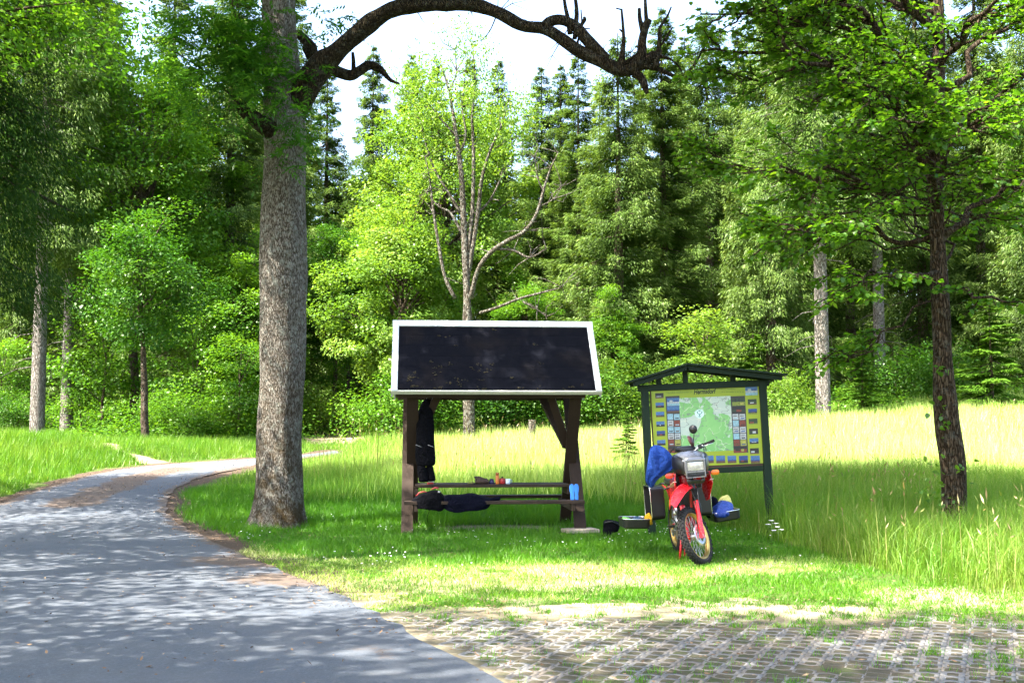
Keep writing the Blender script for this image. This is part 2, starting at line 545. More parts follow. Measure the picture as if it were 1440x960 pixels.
def build_ground():
    xs = np.unique(np.concatenate([np.linspace(-14, 12, 210), np.linspace(-60, -14, 70), np.linspace(12, 60, 70), np.array([-900, -500, -300, -200, -140, -100, -80, 80, 100, 140, 200, 300, 500, 900])]))
    ys = np.unique(np.concatenate([np.linspace(3, 34, 240), np.linspace(34, 70, 70), np.array([-600, -300, -120, -60, -30, -15, -8, -3, 0, 75, 80, 90, 100, 120, 150, 200, 300, 500, 900])]))
    X, Y = np.meshgrid(xs, ys)
    Z = terr(X, np.minimum(Y, 200))
    Z = Z + 0.014 * (vnoise(X, Y, 0.5, 5) - 0.5) * (np.abs(Y - 20) < 25) * (~in_paving(X, Y)) * (seg_dist(X, Y, ROAD_L) > 0.7) * (seg_dist(X, Y, ROAD_R) > 0.7) * (~inside(X, Y, ROAD_POLY))
    Z = Z - 0.03 * inside(X, Y, ROAD_POLY) * (seg_dist(X, Y, ROAD_R) > 0.2) * (seg_dist(X, Y, ROAD_L) > 0.2)
    V = np.stack([X, Y, Z], -1).reshape(-1, 3)
    nx = len(xs); ny = len(ys)
    i = (np.arange(ny - 1)[:, None] * nx + np.arange(nx - 1)[None]).ravel()
    Fc = np.stack([i, i + 1, i + nx + 1, i + nx], -1)
    d = dirt_mask(X, Y).ravel()
    pv = (sstep(0.2, 1.3, pave_back(X) - Y + 1.3 * (vnoise(X, Y, 0.7, 3) - 0.5)) * sstep(0.02, 0.2, side_of_line(X, Y))).ravel()
    far = sstep(46, 52, Y + 0.5 * (vnoise(X, Y, 3, 4) - .5) * 6).ravel()
    lef = (sstep(0, 4, left_edge_x(np.clip(Y, -8, 30)) - X) * sstep(32, 40, Y + 0 * X)).ravel()
    dre = np.minimum(seg_dist(X, Y, ROAD_R), seg_dist(X, Y, ROAD_L)).ravel()
    lit = (1 - sstep(0.35, 0.95, dre)) * (Y.ravel() > 11.5)
    me = np_mesh('ground', V, Fc, None, True, {'dirt': d, 'litter': lit, 'cells': pv, 'wood': np.maximum(far, lef)})
    t = NT('ground_earth')
    v = t.obj()
    n1 = t.noise(1.3, 6, 0.65, v); n2 = t.noise(14, 6, 0.7, v); n3 = t.noise(60, 3, 0.6, v)
    turf = t.mix(n2, (0.035, 0.06, 0.012), (0.08, 0.11, 0.025))
    sand = t.ramp(t.math('ADD', t.math('MULTIPLY', n1, 0.55), t.math('MULTIPLY', n2, 0.45)), [(0.33, (0.14, 0.11, 0.07)), (0.5, (0.27, 0.235, 0.15)), (0.68, (0.40, 0.365, 0.25))])
    sand = t.mix(t.math('MULTIPLY', n3, 0.45), sand, (0.13, 0.09, 0.055))
    soil = t.mix(n2, (0.035, 0.034, 0.02), (0.115, 0.098, 0.068))
    soil = t.mix(t.math('MULTIPLY', t.ramp(t.noise(3.5, 4, 0.7, v), [(0.5, 0.0), (0.62, 1.0)]), 0.6), soil, (0.035, 0.06, 0.012))
    wood = t.mix(n2, (0.03, 0.025, 0.014), (0.07, 0.055, 0.03))
    dm = t.ramp(t.math('ADD', t.attr('dirt'), t.math('MULTIPLY', t.math('SUBTRACT', n2, 0.5), 0.6)), [(0.35, 0.0), (0.62, 1.0)])
    brown = t.mix(n2, (0.025, 0.017, 0.011), (0.12, 0.085, 0.06))
    sand = t.mix(t.ramp(t.math('ADD', t.attr('litter'), t.math('MULTIPLY', t.math('SUBTRACT', n2, 0.5), 0.9)), [(0.3, 0.0), (0.6, 1.0)]), sand, brown)
    c = t.mix(dm, turf, sand)
    c = t.mix(t.attr('cells'), c, soil)
    c = t.mix(t.attr('wood'), c, wood)
    m = t.bsdf(c, 0.95, t.bump(t.math('ADD', n2, t.math('MULTIPLY', n3, 0.5)), 0.6, 0.02), spec=0.1)
    return tag(link('ground', me, m), kind='structure')
build_ground()

def build_road():
    K = 22
    rows = []; cen = []; edg = []
    for a, b in zip(ROAD_L, ROAD_R):
        u = np.linspace(0, 1, K)
        wob = 0.10 * (vnoise(np.array([a[0] * 3]), np.array([a[1] * 3]), 0.8, 8)[0] - 0.5)
        rows.append(np.stack([a[0] + (b[0] - a[0]) * u, a[1] + (b[1] - a[1]) * u], -1) + wob)
        cen.append(np.abs(u - 0.5) * 2); edg.append(np.minimum(u, 1 - u) * np.hypot(*(b - a)))
    XY = np.array(rows)
    X, Y = XY[..., 0], XY[..., 1]
    crown = 0.02 * (1 - np.array(cen) ** 2)
    Z = terr0(X, Y) + 0.016 + crown
    V = np.stack([X, Y, Z], -1).reshape(-1, 3)
    n = len(rows)
    i = (np.arange(n - 1)[:, None] * K + np.arange(K - 1)[None]).ravel()
    Fc = np.stack([i, i + K, i + K + 1, i + 1], -1)[:, ::-1]
    e = np.array(edg)
    ctr = np.array([gx(100, 712), gx(150, 690), gx(200, 672), gx(250, 660)])
    dc = seg_dist(X, Y, ctr)
    nn = vnoise(X, Y, 0.6, 11) * 0.6 + vnoise(X, Y, 0.2, 12) * 0.4
    lit = (1 - sstep(0.30, 0.75, dc + 0.5 * (nn - 0.5)))
    lit = np.maximum(lit, (1 - sstep(0.08, 0.5, e + 0.35 * (nn - 0.5))) * sstep(12.5, 15, Y) * 0.9)
    for px, py, rx, ry in ((430, 815, 1.0, 0.8), (545, 915, 0.22, 0.30), (520, 830, 0.5, 0.4), (385, 790, 1.3, .9)):
        p = gx(px, py)
        lit = np.maximum(lit, 1.25 * np.exp(-(((X - p[0]) / rx) ** 2 + ((Y - p[1]) / ry) ** 2) * (0.6 + nn)))
    me = np_mesh('road', V, Fc, None, True, {'litter': lit.ravel()})
    t = NT('asphalt')
    v = t.obj()
    n1 = t.noise(0.9, 5, 0.6, v); n2 = t.noise(45, 4, 0.7, v); n3 = t.noise(160, 2, 0.6, v)
    c = t.ramp(t.math('ADD', t.math('MULTIPLY', n2, 0.6), t.math('MULTIPLY', n3, 0.4)), [(0.3, (0.036, 0.044, 0.056)), (0.52, (0.070, 0.082, 0.100)), (0.75, (0.155, 0.170, 0.195))])
    c = t.mix(t.math('MULTIPLY', t.ramp(n1, [(0.4, 0.0), (0.66, 1.0)]), 0.3), c, (0.14, 0.14, 0.138))
    c = t.mix(t.math('MULTIPLY', t.ramp(t.noise(11, 5, 0.75, v), [(0.35, 1.0), (0.6, 0.0)]), 0.5), c, (0.075, 0.078, 0.082))
    c = t.mix(t.math('MULTIPLY', t.ramp(t.noise(4.5, 6, 0.75, v), [(0.58, 0.0), (0.7, 1.0)]), 0.35), c, (0.15, 0.135, 0.115))
    sp = t.ramp(t.noise(7, 7, 0.8, v), [(0.68, 0.0), (0.72, 1.0)])
    c = t.mix(t.math('MULTIPLY', sp, 0.55), c, (0.05, 0.04, 0.03))
    lm = t.ramp(t.math('ADD', t.attr('litter'), t.math('MULTIPLY', t.math('SUBTRACT', t.noise(5, 8, 0.8, v), 0.5), 2.2)), [(0.5, 0.0), (0.85, 1.0)])
    lc = t.mix(t.noise(14, 7, 0.8, v), (0.022, 0.015, 0.010), (0.17, 0.12, 0.085))
    c = t.mix(t.math('MULTIPLY', lm, 0.9), c, lc)
    m = t.bsdf(c, 0.88, t.bump(t.math('ADD', n2, n3), 0.45, 0.008), spec=0.25)
    return tag(link('road', me, m), kind='structure')
build_road()

def build_paving():
    """grass-paver lattice: real concrete bars round open soil cells"""
    cw, cl = 0.155, 0.145          # pitch across and along the strips
    ca, sa = math.cos(PAVE_ANG), math.sin(PAVE_ANG)
    V = []; Fq = []; R = []
    cells = []
    q = random.Random(4)
    cand = []
    for i in range(-90, 110):
        for j in range(-12, 130):
            u = i * cw; v = j * cl + (0.5 * cl if i % 2 else 0)
            x = u * ca + v * sa; y = -u * sa + v * ca + 2.0
            if not (-3 < x < 9.5 and 4.6 < y < 11.6): continue
            cand.append((x, y))
    cand = np.array(cand)
    SL = side_of_line(cand[:, 0], cand[:, 1]); N7 = vnoise(cand[:, 0], cand[:, 1], 0.7, 3); N45 = vnoise(cand[:, 0], cand[:, 1], 0.45, 6)
    PB = pave_back(cand[:, 0])
    if True:
        for (x, y), s, n7, nz, pb in zip(cand, SL, N7, N45, PB):
            if s < 0.12: continue
            yb = pb + 1.3 * (n7 - 0.5)
            if y > yb: continue
            sunk = 0.0
            lf = 10.2 - y + 0.6 * x
            bury = sstep(0.0, 1.6, yb - y)
            if q.random() > 0.25 + bury and nz > 0.35: continue
            cells.append((x, y, nz))
            z = 0.006 + q.uniform(-0.002, 0.002) - 0.012 * (1 - bury) - 0.006 * nz
            # outer cell outline (hexagon that tiles the staggered lattice) and inner hole
            ow, ol = cw * 0.5 * 0.994, cl * 0.5 * 0.994
            outer = [(-ow, -ol * 0.62), (0, -ol * 1.25), (ow, -ol * 0.62), (ow, ol * 0.62), (0, ol * 1.25), (-ow, ol * 0.62)]
            iw = cw * (0.25 + q.uniform(-.025, .025)); il = cl * (0.37 + q.uniform(-.03, .03))
            inner = [(-iw, -il * 0.78), (0, -il * 1.02), (iw, -il * 0.78), (iw, il * 0.78), (0, il * 1.02), (-iw, il * 0.78)]
            outer = [(-ow, -ol * 0.75), (0, -ol * 1.25), (ow, -ol * 0.75), (ow, ol * 0.75), (0, ol * 1.25), (-ow, ol * 0.75)]
            b = len(V)
            for a_, zz in ((outer, z), (inner, z - 0.004), (inner, z - 0.045), (outer, z - 0.045)):
                for (p, r) in a_:
                    V.append((x + p * ca + r * sa, y - p * sa + r * ca, zz))
            rr = q.random()
            for k in range(6):
                k2 = (k + 1) % 6
                Fq.append((b + k, b + k2, b + 6 + k2, b + 6 + k)); R.append(rr)
                Fq.append((b + 6 + k, b + 6 + k2, b + 12 + k2, b + 12 + k)); R.append(rr)
                Fq.append((b + 18 + k, b + 18 + k2, b + k2, b + k)); R.append(rr)
    me = np_mesh('paving', np.array(V), np.array(Fq), R)
    t = NT('concrete_paver')
    v = t.obj()
    n1 = t.noise(2.0, 5, 0.65, v); n2 = t.noise(55, 4, 0.7, v)
    c = t.mix(t.attr('rnd'), (0.125, 0.123, 0.118), (0.19, 0.187, 0.18))
    c = t.mix(t.math('MULTIPLY', n2, 0.45), c, (0.15, 0.135, 0.115))
    c = t.mix(t.math('MULTIPLY', t.ramp(n1, [(0.45, 0.0), (0.62, 1.0)]), 0.55), c, (0.17, 0.13, 0.09))
    m = t.bsdf(c, 0.9, t.bump(n2, 0.4, 0.006), spec=0.2)
    tag(link('paved_parking', me, m), kind='structure')
    return cells
CELLS = build_paving()

# ------------------------------------------------------------------ grass and ground cover (uncountable)
def blades(x, y, h, wd, lean=0.35, seg=2, seed=0, zoff=-0.01, dirs=None):
    """arched blades; returns V, F(tri)"""
    g = np.random.default_rng(seed)
    n = len(x)
    z = terr(x, y) + zoff
    a = g.uniform(0, 2 * np.pi, n) if dirs is None else dirs
    f = g.uniform(0, 2 * np.pi, n)
    dx, dy = np.cos(a), np.sin(a)
    wx, wy = np.cos(f) * wd * 0.5, np.sin(f) * wd * 0.5
    ln = lean * h * g.uniform(0.2, 1.6, n)
    o = np.zeros(n)
    B = np.stack([x, y, z], -1); Wd = np.stack([wx, wy, o], -1)
    T = B + np.stack([dx * ln, dy * ln, h * (1 - 0.25 * np.minimum(ln / h, 1))], -1)
    if seg == 1:
        V = np.stack([B - Wd, B + Wd, T], 1).reshape(-1, 3)
        Fc = np.arange(3 * n).reshape(-1, 3)
        return V, Fc, 1
    Mid = B + np.stack([dx * ln * 0.3, dy * ln * 0.3, h * 0.58], -1)
    V = np.stack([B - Wd, B + Wd, Mid - Wd * 0.8, Mid + Wd * 0.8, T], 1).reshape(-1, 3)
    b = np.arange(n)[:, None] * 5
    Fc = np.concatenate([b + [[0, 1, 2]], b + [[2, 1, 3]], b + [[2, 3, 4]]], 1).reshape(-1, 3)
    return V, Fc, 3

def scatter(n, x0, x1, y0, y1, dens, seed):
    g = np.random.default_rng(seed)
    x = g.uniform(x0, x1, n); y = g.uniform(y0, y1, n)
    p = dens(x, y)
    k = g.uniform(0, 1, n) < p
    return x[k], y[k]

def view_x(y, m=1.0):
    return 0.46 * y + m + 1.6

def grass_obj(name, x, y, h, wd, mat, lean, seg, seed, rnd):
    V, Fc, k = blades(x, y, h, wd, lean, seg, seed)
    me = np_mesh(name, V, Fc, np.repeat(rnd, k))
    return tag(link(name, me, mat), kind='stuff')

def visible(x, y):
    return np.abs(x) < view_x(y)

def d_lawn(x, y):
    d = dirt_mask(x, y)
    m = np.clip(1.1 - d * 1.15, 0, 1)
    m *= ~inside(x, y, ROAD_POLY) * visible(x, y) * (y < tall_front(x) + 0.8) * (y < 27.5)
    m *= (y > 10) * ~((x < -3) & (y < 12))
    slab = (np.abs(x - 1.05) < .36) & (y > 17.3) & (y < 18.12)
    return m * (x > -9) * ~slab
x, y = scatter(470000, -9, 10, 10.2, 27.5, d_lawn, 21)
g_ = np.random.default_rng(31)
nz = vnoise(x, y, 0.8, 14)
hh = (0.05 + 0.10 * nz + 0.07 * sstep(17, 23, y)) * g_.uniform(0.6, 1.4, len(x))
sunny = 1 - sstep(13.5, 16, y + 1.2 * (vnoise(x, y, 1.0, 15) - .5))
grass_obj('lawn_grass', x, y, hh * (1 - 0.45 * sunny), 0.008 + 0.006 * g_.uniform(0, 1, len(x)), GRASS['lawn'], 0.6, 1, 41, np.clip(0.25 + 0.35 * nz + g_.normal(0, 0.16, len(x)), 0, 1))

# sparse dry grass on the sunny bare strip
def d_dry(x, y):
    d = dirt_mask(x, y)
    return (d > 0.2) * (0.4 + 0.75 * vnoise(x, y, 0.7, 17) ** 1.5) * ~(in_paving(x, y) & (y < pave_back(x) - 0.9 * vnoise(x, y, 0.7, 3))) * visible(x, y) * ~inside(x, y, ROAD_POLY) * (x > -3.6)
x, y = scatter(200000, -4, 10, 9.3, 16, d_dry, 22)
grass_obj('dry_grass', x, y, 0.025 + 0.06 * g_.uniform(0, 1, len(x)), np.full(len(x), 0.009), GRASS['dry'], 0.9, 1, 42, np.clip(vnoise(x, y, 0.9, 18) - 0.3 * (1 - sstep(11.2, 12.6, y)) + g_.normal(0, 0.2, len(x)), 0, 1))

# tall grass in front of the meadow, on the sign's far side
def d_tall(x, y):
    return sstep(-0.2, 0.9, y - tall_front(x) + 0.5 * (vnoise(x, y, 0.6, 19) - 0.5)) * visible(x, y) * (0.5 + 0.5 * vnoise(x, y, 0.5, 20))
x, y = scatter(270000, 1.8, 16, 7, 25, d_tall, 23)
nz = vnoise(x, y, 1.1, 24)
hh = (0.5 + 0.42 * nz) * g_.uniform(0.5, 1.2, len(x)) * (0.35 + 0.65 * sstep(0.0, 2.4, y - tall_front(x)))
grass_obj('tall_grass', x, y, hh, 0.0045 + 0.006 * g_.uniform(0, 1, len(x)) ** 2, GRASS['tall'], 0.5, 2, 43, np.clip(0.22 + 0.3 * vnoise(x, y, 0.4, 25) + np.abs(g_.normal(0, 0.2, len(x))), 0, 1))

# flowering meadow behind
def d_mead(x, y):
    m = sstep(21.5, 24.0, y + 1.2 * (vnoise(x, y, 1.3, 26) - 0.5) + 0.25 * np.maximum(0, x - 2)) * visible(x, y) * (seg_dist(x, y, ROAD_R) > 0.7) * ~inside(x, y, ROAD_POLY)
    return m * (x > -6.5 - 0.12 * (y - 22)) * (1 - 0.6 * sstep(32, 46, y)) * (0.6 + 0.4 * vnoise(x, y, 0.8, 27)) * (dirt_mask(x, y) < 0.5)
x, y = scatter(330000, -10, 27, 21, 52, d_mead, 28)
nz = vnoise(x, y, 2.0, 29)
hh = (0.38 + 0.35 * nz) * g_.uniform(0.55, 1.15, len(x))
hh *= (0.35 + 0.65 * sstep(-6, -1.5, x + 0.1 * (y - 24)))
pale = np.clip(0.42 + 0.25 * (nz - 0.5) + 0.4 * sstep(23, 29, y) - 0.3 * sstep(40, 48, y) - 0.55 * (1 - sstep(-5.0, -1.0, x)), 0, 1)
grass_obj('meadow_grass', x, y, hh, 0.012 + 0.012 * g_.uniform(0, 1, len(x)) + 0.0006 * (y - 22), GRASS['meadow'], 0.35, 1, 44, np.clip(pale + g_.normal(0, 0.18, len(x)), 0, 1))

# grassy bank beyond the road
def d_bank(x, y):
    m = (left_edge_x(y) - x > 0.35 + 0.7 * (vnoise(x, y, 0.9, 33) - 0.3)) & (y < 31)
    far = (y >= 31) & (seg_dist(x, y, ROAD_L) > 0.5) & ~inside(x, y, ROAD_POLY) & (x < -5)
    back = inside(x, y, ROAD_POLY)
    return (m | far) * ~back * visible(x, y) * (y < 46) * (dirt_mask(x, y) < 0.5)
x, y = scatter(330000, -28, -6, 17, 46, d_bank, 34)
hh = (0.16 + 0.34 * vnoise(x, y, 1.4, 35)) * g_.uniform(0.5, 1.25, len(x))
hh *= 0.45 + 0.55 * sstep(0.3, 1.6, seg_dist(x, y, ROAD_L))
grass_obj('bank_grass', x, y, hh, 0.012 + 0.01 * g_.uniform(0, 1, len(x)), GRASS['tall'], 0.45, 1, 45, np.clip(0.15 + 0.3 * vnoise(x, y, 0.7, 36) + np.abs(g_.normal(0, 0.14, len(x))), 0, 1))

# grass tufts in the paving cells
pts = []
gq = random.Random(9)
for cx, cy, nzz in CELLS:
    back = float(pave_back(cx)) - cy
    gn = float(vnoise(np.array([cx]), np.array([cy]), 0.9, 37)[0])
    pr = (0.9 * max(0, 1 - back / 2.0) + 0.55 * max(0, gn - 0.45) * 2) * (0.25 + 0.75 * min(1, max(0, (cx + 1.0) / 3)))
    if gq.random() < pr:
        for k in range(gq.randint(14, 60)):
            pts.append((cx + gq.gauss(0, 0.038), cy + gq.gauss(0, 0.042)))
    elif gq.random() < 0.35:
        for k in range(gq.randint(2, 9)):
            pts.append((cx + gq.gauss(0, 0.03), cy + gq.gauss(0, 0.035)))
pts = np.array(pts)
grass_obj('paving_grass', pts[:, 0], pts[:, 1], 0.035 + 0.05 * g_.uniform(0, 1, len(pts)), np.full(len(pts), 0.008), GRASS['lawn'], 0.55, 1, 46, g_.uniform(0.1, 0.9, len(pts)))

def kites(Bp, D, Nn, L, Wd, mid=0.45):
    """flat leaf quads: base, side, tip, side"""
    D = D / (np.linalg.norm(D, axis=1, keepdims=True) + 1e-9)
    Sd = np.cross(D, Nn); Sd /= (np.linalg.norm(Sd, axis=1, keepdims=True) + 1e-9)
    L = np.asarray(L).reshape(-1, 1); Wd = np.asarray(Wd).reshape(-1, 1)
    V = np.stack([Bp, Bp + D * L * mid + Sd * Wd * .5, Bp + D * L, Bp + D * L * mid - Sd * Wd * .5], 1).reshape(-1, 3)
    return V, np.arange(len(V)).reshape(-1, 4)

def unit(g, n):
    v = g.normal(0, 1, (n, 3)); return v / np.linalg.norm(v, axis=1, keepdims=True)

# seed heads and dry stalks standing over the grass
def d_seed(x, y):
    return ((y > tall_front(x) + .2) | (y > 23)) * visible(x, y) * (y < 40) * (seg_dist(x, y, ROAD_R) > 1) * (x > -5) * vnoise(x, y, 1.5, 61) ** 2
x, y = scatter(8000, -5, 18, 10, 40, d_seed, 62)
n = len(x); h = g_.uniform(.5, 1.05, n); z = terr(x, y)
lean = unit(g_, n) * (.16 * h)[:, None]; lean[:, 2] = 0
top = np.stack([x, y, z + h], -1) + lean
B = np.stack([x, y, z], -1)
V1, F1 = kites(B, top - B, unit(g_, n), np.linalg.norm(top - B, axis=1), np.full(n, .006) + .0002 * y, .5)
V2, F2 = kites(top - lean * .2 - [0, 0, .02], lean * .6 + [0, 0, .1], unit(g_, n), g_.uniform(.06, .16, n), g_.uniform(.012, .026, n), .4)
V3, F3 = kites(top - [0, 0, .09], unit(g_, n) * .5 + [0, 0, .5], unit(g_, n), g_.uniform(.05, .1, n), g_.uniform(.01, .02, n), .4)
ts = leaf_mat('seed_heads', [(0.12, 0.19, 0.03), (0.26, 0.25, 0.09), (0.20, 0.12, 0.07), (0.42, 0.36, 0.2)], .3, .01)
r = g_.uniform(0, 1, n)
tag(link('grass_seed_heads', np_mesh('grass_seed_heads', np.vstack([V1, V2, V3]), np.vstack([F1, F2 + len(V1), F3 + len(V1) + len(V2)]), np.concatenate([r * .4, r, r])), ts), kind='stuff')

# white clover heads in the lawn
def d_clov(x, y):
    return (1 - dirt_mask(x, y)) * sstep(0.45, 0.8, vnoise(x, y, 1.2, 38)) * ~inside(x, y, ROAD_POLY) * visible(x, y) * (y < tall_front(x))
x, y = scatter(1300, -6, 4.5, 13, 20, d_clov, 39)
n = len(x); c = np.stack([x, y, terr(x, y) + 0.06 + 0.05 * g_.uniform(0, 1, n)], -1)
Vs, Fs = [], []
for k in range(3):
    V, Fc = kites(c - [0, 0, 0.008], unit(g_, n) * [1, 1, .3] + [0, 0, .3], unit(g_, n), np.full(n, .015), np.full(n, .013)); Fs.append(Fc + sum(len(a) for a in Vs)); Vs.append(V)
tag(link('clover_flowers', np_mesh('clover_flowers', np.vstack(Vs), np.vstack(Fs)), plain('clover_white', (0.75, 0.74, 0.66), 0.8)), kind='stuff')

# brown needles and leaf litter lying by the road and on the paving
def d_lit(x, y):
    e = np.exp(-(np.minimum(seg_dist(x, y, ROAD_R), seg_dist(x, y, ROAD_L)) / 0.5) ** 2) * (y > 9)
    e = np.maximum(e, np.exp(-(seg_dist(x, y, np.array([gx(100, 712), gx(150, 690), gx(200, 672), gx(250, 660)])) / .45) ** 2))
    for px, py, r in ((430, 812, 1.0), (520, 835, 0.8), (560, 860, .6), (640, 855, .8)):
        p = gx(px, py); e = np.maximum(e, np.exp(-((x - p[0]) ** 2 + (y - p[1]) ** 2) / r ** 2))
    e = np.maximum(e, 0.16 + 0.3 * in_paving(x, y))
    return e * (0.3 + vnoise(x, y, .4, 47)) * (y < 34) * visible(x, y) * 0.8
x, y = scatter(85000, -14, 5, 5.5, 34, d_lit, 48)
n = len(x)
zr = np.where(inside(x, y, ROAD_POLY), 0.042, np.where(in_paving(x, y), 0.024, 0.012))
c = np.stack([x, y, terr(x, y) + zr + 0.006 * g_.uniform(0, 1, n)], -1)
dd = unit(g_, n) * [1, 1, 0.15]
V, Fc = kites(c, dd, np.tile([0, 0, 1.0], (n, 1)) + 0.5 * unit(g_, n), g_.uniform(.015, .06, n), g_.uniform(.006, .024, n))
tl = NT('litter_brown'); cc = tl.ramp(tl.attr('rnd'), [(0, (0.05, 0.03, 0.018)), (0.6, (0.17, 0.105, 0.06)), (1, (0.32, 0.23, 0.14))])
tag(link('leaf_litter', np_mesh('leaf_litter', V, Fc, g_.uniform(0, 1, n)), tl.bsdf(cc, 0.9, spec=0.1)), kind='stuff')

# ------------------------------------------------------------------ trees
def leaf_mesh(name, chunks):
    Vs, Fs, Rs, b = [], [], [], 0
    for V, Fc, r in chunks:
        Vs.append(V); Fs.append(Fc + b); Rs.append(r); b += len(V)
    return np_mesh(name, np.vstack(Vs), np.vstack(Fs), np.concatenate(Rs))

def tube_mesh(mb, name):
    me = bpy.data.meshes.new(name)
    me.from_pydata(mb.v, [], mb.f)
    me.polygons.foreach_set('use_smooth', np.ones(len(me.polygons), bool))
    return me

def spruce_proto(seed, H=24, Lm=3.0, zb=2.0, dens=26, weep=1.0, r0=0.28, power=0.75, dead=True, fine=1.0, gap=1.0):
    g = np.random.default_rng(seed)
    mb = MB()
    mb.tube([(0, 0, -0.4), (0, 0, 0.4), (0.02, 0, H * 0.4), (0, 0.03, H * 0.8), (0, 0, H)], [r0 * 1.35, r0, r0 * 0.72, r0 * 0.22, 0.02], 10, cap=False)
    z = zb; ch = []
    while z < H - 0.2:
        f = (H - z) / (H - zb)
        n = int(g.integers(5, 8))
        for k in range(n):
            L = (Lm * f ** power * g.uniform(0.62, 1.15)) + 0.18
            az = g.uniform(0, 2 * np.pi)
            up = 0.25 * (1 - f)
            out = np.array([np.cos(az), np.sin(az), 0]); sd = np.array([-np.sin(az), np.cos(az), 0])
            zz = z + g.uniform(-0.2, 0.2)
            m = max(8, int(dens * 2.3 * L))
            s = g.uniform(0.06, 1, m) ** 0.8
            u = g.uniform(-1, 1, m)
            wid = 0.32 * L * (1.05 - s * 0.85)
            drop = (-0.42 * s ** 1.25 + 0.2 * s ** 3 + up * s) * L
            hang = g.uniform(0, 1, m) ** 1.5 * 0.5 * weep * (0.3 + np.minimum(L / 2.5, 1))
            B = out * (s * L)[:, None] + sd * (u * wid)[:, None]
            B[:, 2] = zz + drop - np.abs(u) * wid * 0.35 - hang
            D = out * g.uniform(0.4, 1.0, m)[:, None] + sd * (u * 0.8)[:, None]
            D[:, 2] = -0.25 - 0.9 * weep * g.uniform(0, 1, m) + up
            Nn = np.array([0, 0, 1.0]) + 0.7 * unit(g, m)
            ln = g.uniform(0.14, 0.34, m) * (0.7 + 0.3 * min(L / 2, 1)) * fine
            V, Fc = kites(B, D, Nn, ln, g.uniform(0.035, 0.075, m) * fine, 0.35)
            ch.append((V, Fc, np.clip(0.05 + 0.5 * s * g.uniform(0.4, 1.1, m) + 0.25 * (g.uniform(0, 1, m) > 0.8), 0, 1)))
            if L > 1.0 and k % 2 == 0:
                mb.tube([(0, 0, zz), tuple(out * L * 0.5 + [0, 0, zz - 0.16 * L]), tuple(out * L * 0.85 + [0, 0, zz - 0.28 * L])], [0.035, 0.022, 0.008], 4, cap=False)
        z += (g.uniform(0.26, 0.46) * (0.55 + 0.45 * f) + 0.04) * gap
    # dead grey twigs under the crown
    if dead and zb > 4:
        for k in range(int(zb * 3)):
            z = g.uniform(2.0, zb); az = g.uniform(0, 6.28); L = g.uniform(0.4, 1.6)
            mb.tube([(0, 0, z), (math.cos(az) * L * .6, math.sin(az) * L * .6, z - .1 * L), (math.cos(az + .2) * L, math.sin(az + .2) * L, z - .35 * L)], [0.025, 0.014, 0.004], 4, cap=False)
    return tube_mesh(mb, 'spruce_trunk'), leaf_mesh('spruce_crown', ch)

def branch_curve(a, b, sag, g, n=6, wob=0.03):
    a = np.array(a, float); b = np.array(b, float)
    d = b - a; L = np.linalg.norm(d)
    wob = wob * L
    t = np.linspace(0, 1, n)[:, None]
    p = a + d * t
    p[:, 2] += sag * L * np.sin(np.pi * t[:, 0])
    p[1:-1] += g.normal(0, wob, (n - 2, 3))
    return p

def decid_proto(seed, H=10, R=3.2, zc=6.0, Rz=4.0, nclump=70, per=260, leaf=0.11, trunk_h=2.5, r0=0.16, flat=0.5, hollow=0.45, csz=0.75, crooked=0.3, bright=0.0):
    """tapered trunk, limbs to every third clump, leaves in uneven clumps with gaps between"""
    g = np.random.default_rng(seed)
    mb = MB()
    top = np.array([g.normal(0, crooked), g.normal(0, crooked), zc + Rz * 0.45])
    axis = branch_curve((0, 0, -0.3), top, 0, g, 7, 0.006); axis[0] = (0, 0, -0.3)
    mb.tube([tuple(p) for p in axis], list(np.linspace(r0 * 1.25, r0 * 0.3, 7)), 9, cap=False)
    ch = []
    dirs = unit(g, nclump)
    rad = (hollow + (1 - hollow) * g.uniform(0, 1, nclump) ** 0.6)
    lump = np.array([0.72 + 0.5 * (mnoise.noise(Vector(d * 1.6) + Vector((seed, 0, 0))) + 0.35) for d in dirs])
    C = dirs * (rad * np.clip(lump, 0.5, 1.15))[:, None] * [R, R, Rz] + [0, 0, zc]
    C[:, 2] = np.maximum(C[:, 2], trunk_h * 0.7)
    for i, c in enumerate(C):
        if i % 3 == 0:
            t = np.clip((c[2] - 0.6 - trunk_h) / (top[2] - trunk_h), 0, 1) * 0.8
            k = (trunk_h + t * (top[2] - trunk_h) * 0.85)
            j = np.interp(k, axis[:, 2], np.arange(len(axis)))
            a = axis[int(j)] + (axis[min(int(j) + 1, 6)] - axis[int(j)]) * (j - int(j))
            p = branch_curve(a, c, 0.06, g, 5)
            mb.tube([tuple(q) for q in p], list(np.linspace(r0 * 0.36, 0.012, 5)), 5, cap=False)
        m = int(per * g.uniform(0.5, 1.4))
        sz = csz * g.uniform(0.6, 1.35)
        o = g.normal(0, 1, (m, 3)); o /= np.maximum(1, np.linalg.norm(o, axis=1, keepdims=True) / 1.6)
        o *= np.array([sz, sz, sz * flat]) * 0.62
        out = (c - [0, 0, zc]) / [R, R, Rz]
        B = c + o
        D = unit(g, m) * [1, 1, 0.5] + out * 0.6 + [0, 0, -0.35]
        Nn = np.array([0, 0, 1.0]) + 0.65 * unit(g, m) + 0.35 * out
        L = leaf * g.uniform(0.65, 1.3, m)
        V, Fc = kites(B, D, Nn, L, L * g.uniform(0.55, 0.8, m), 0.4)
        ch.append((V, Fc, np.clip(g.uniform(0, 0.7) + g.normal(0.15, 0.11, m) + bright, 0, 1)))
    return tube_mesh(mb, 'tree_trunk'), leaf_mesh('tree_crown', ch)

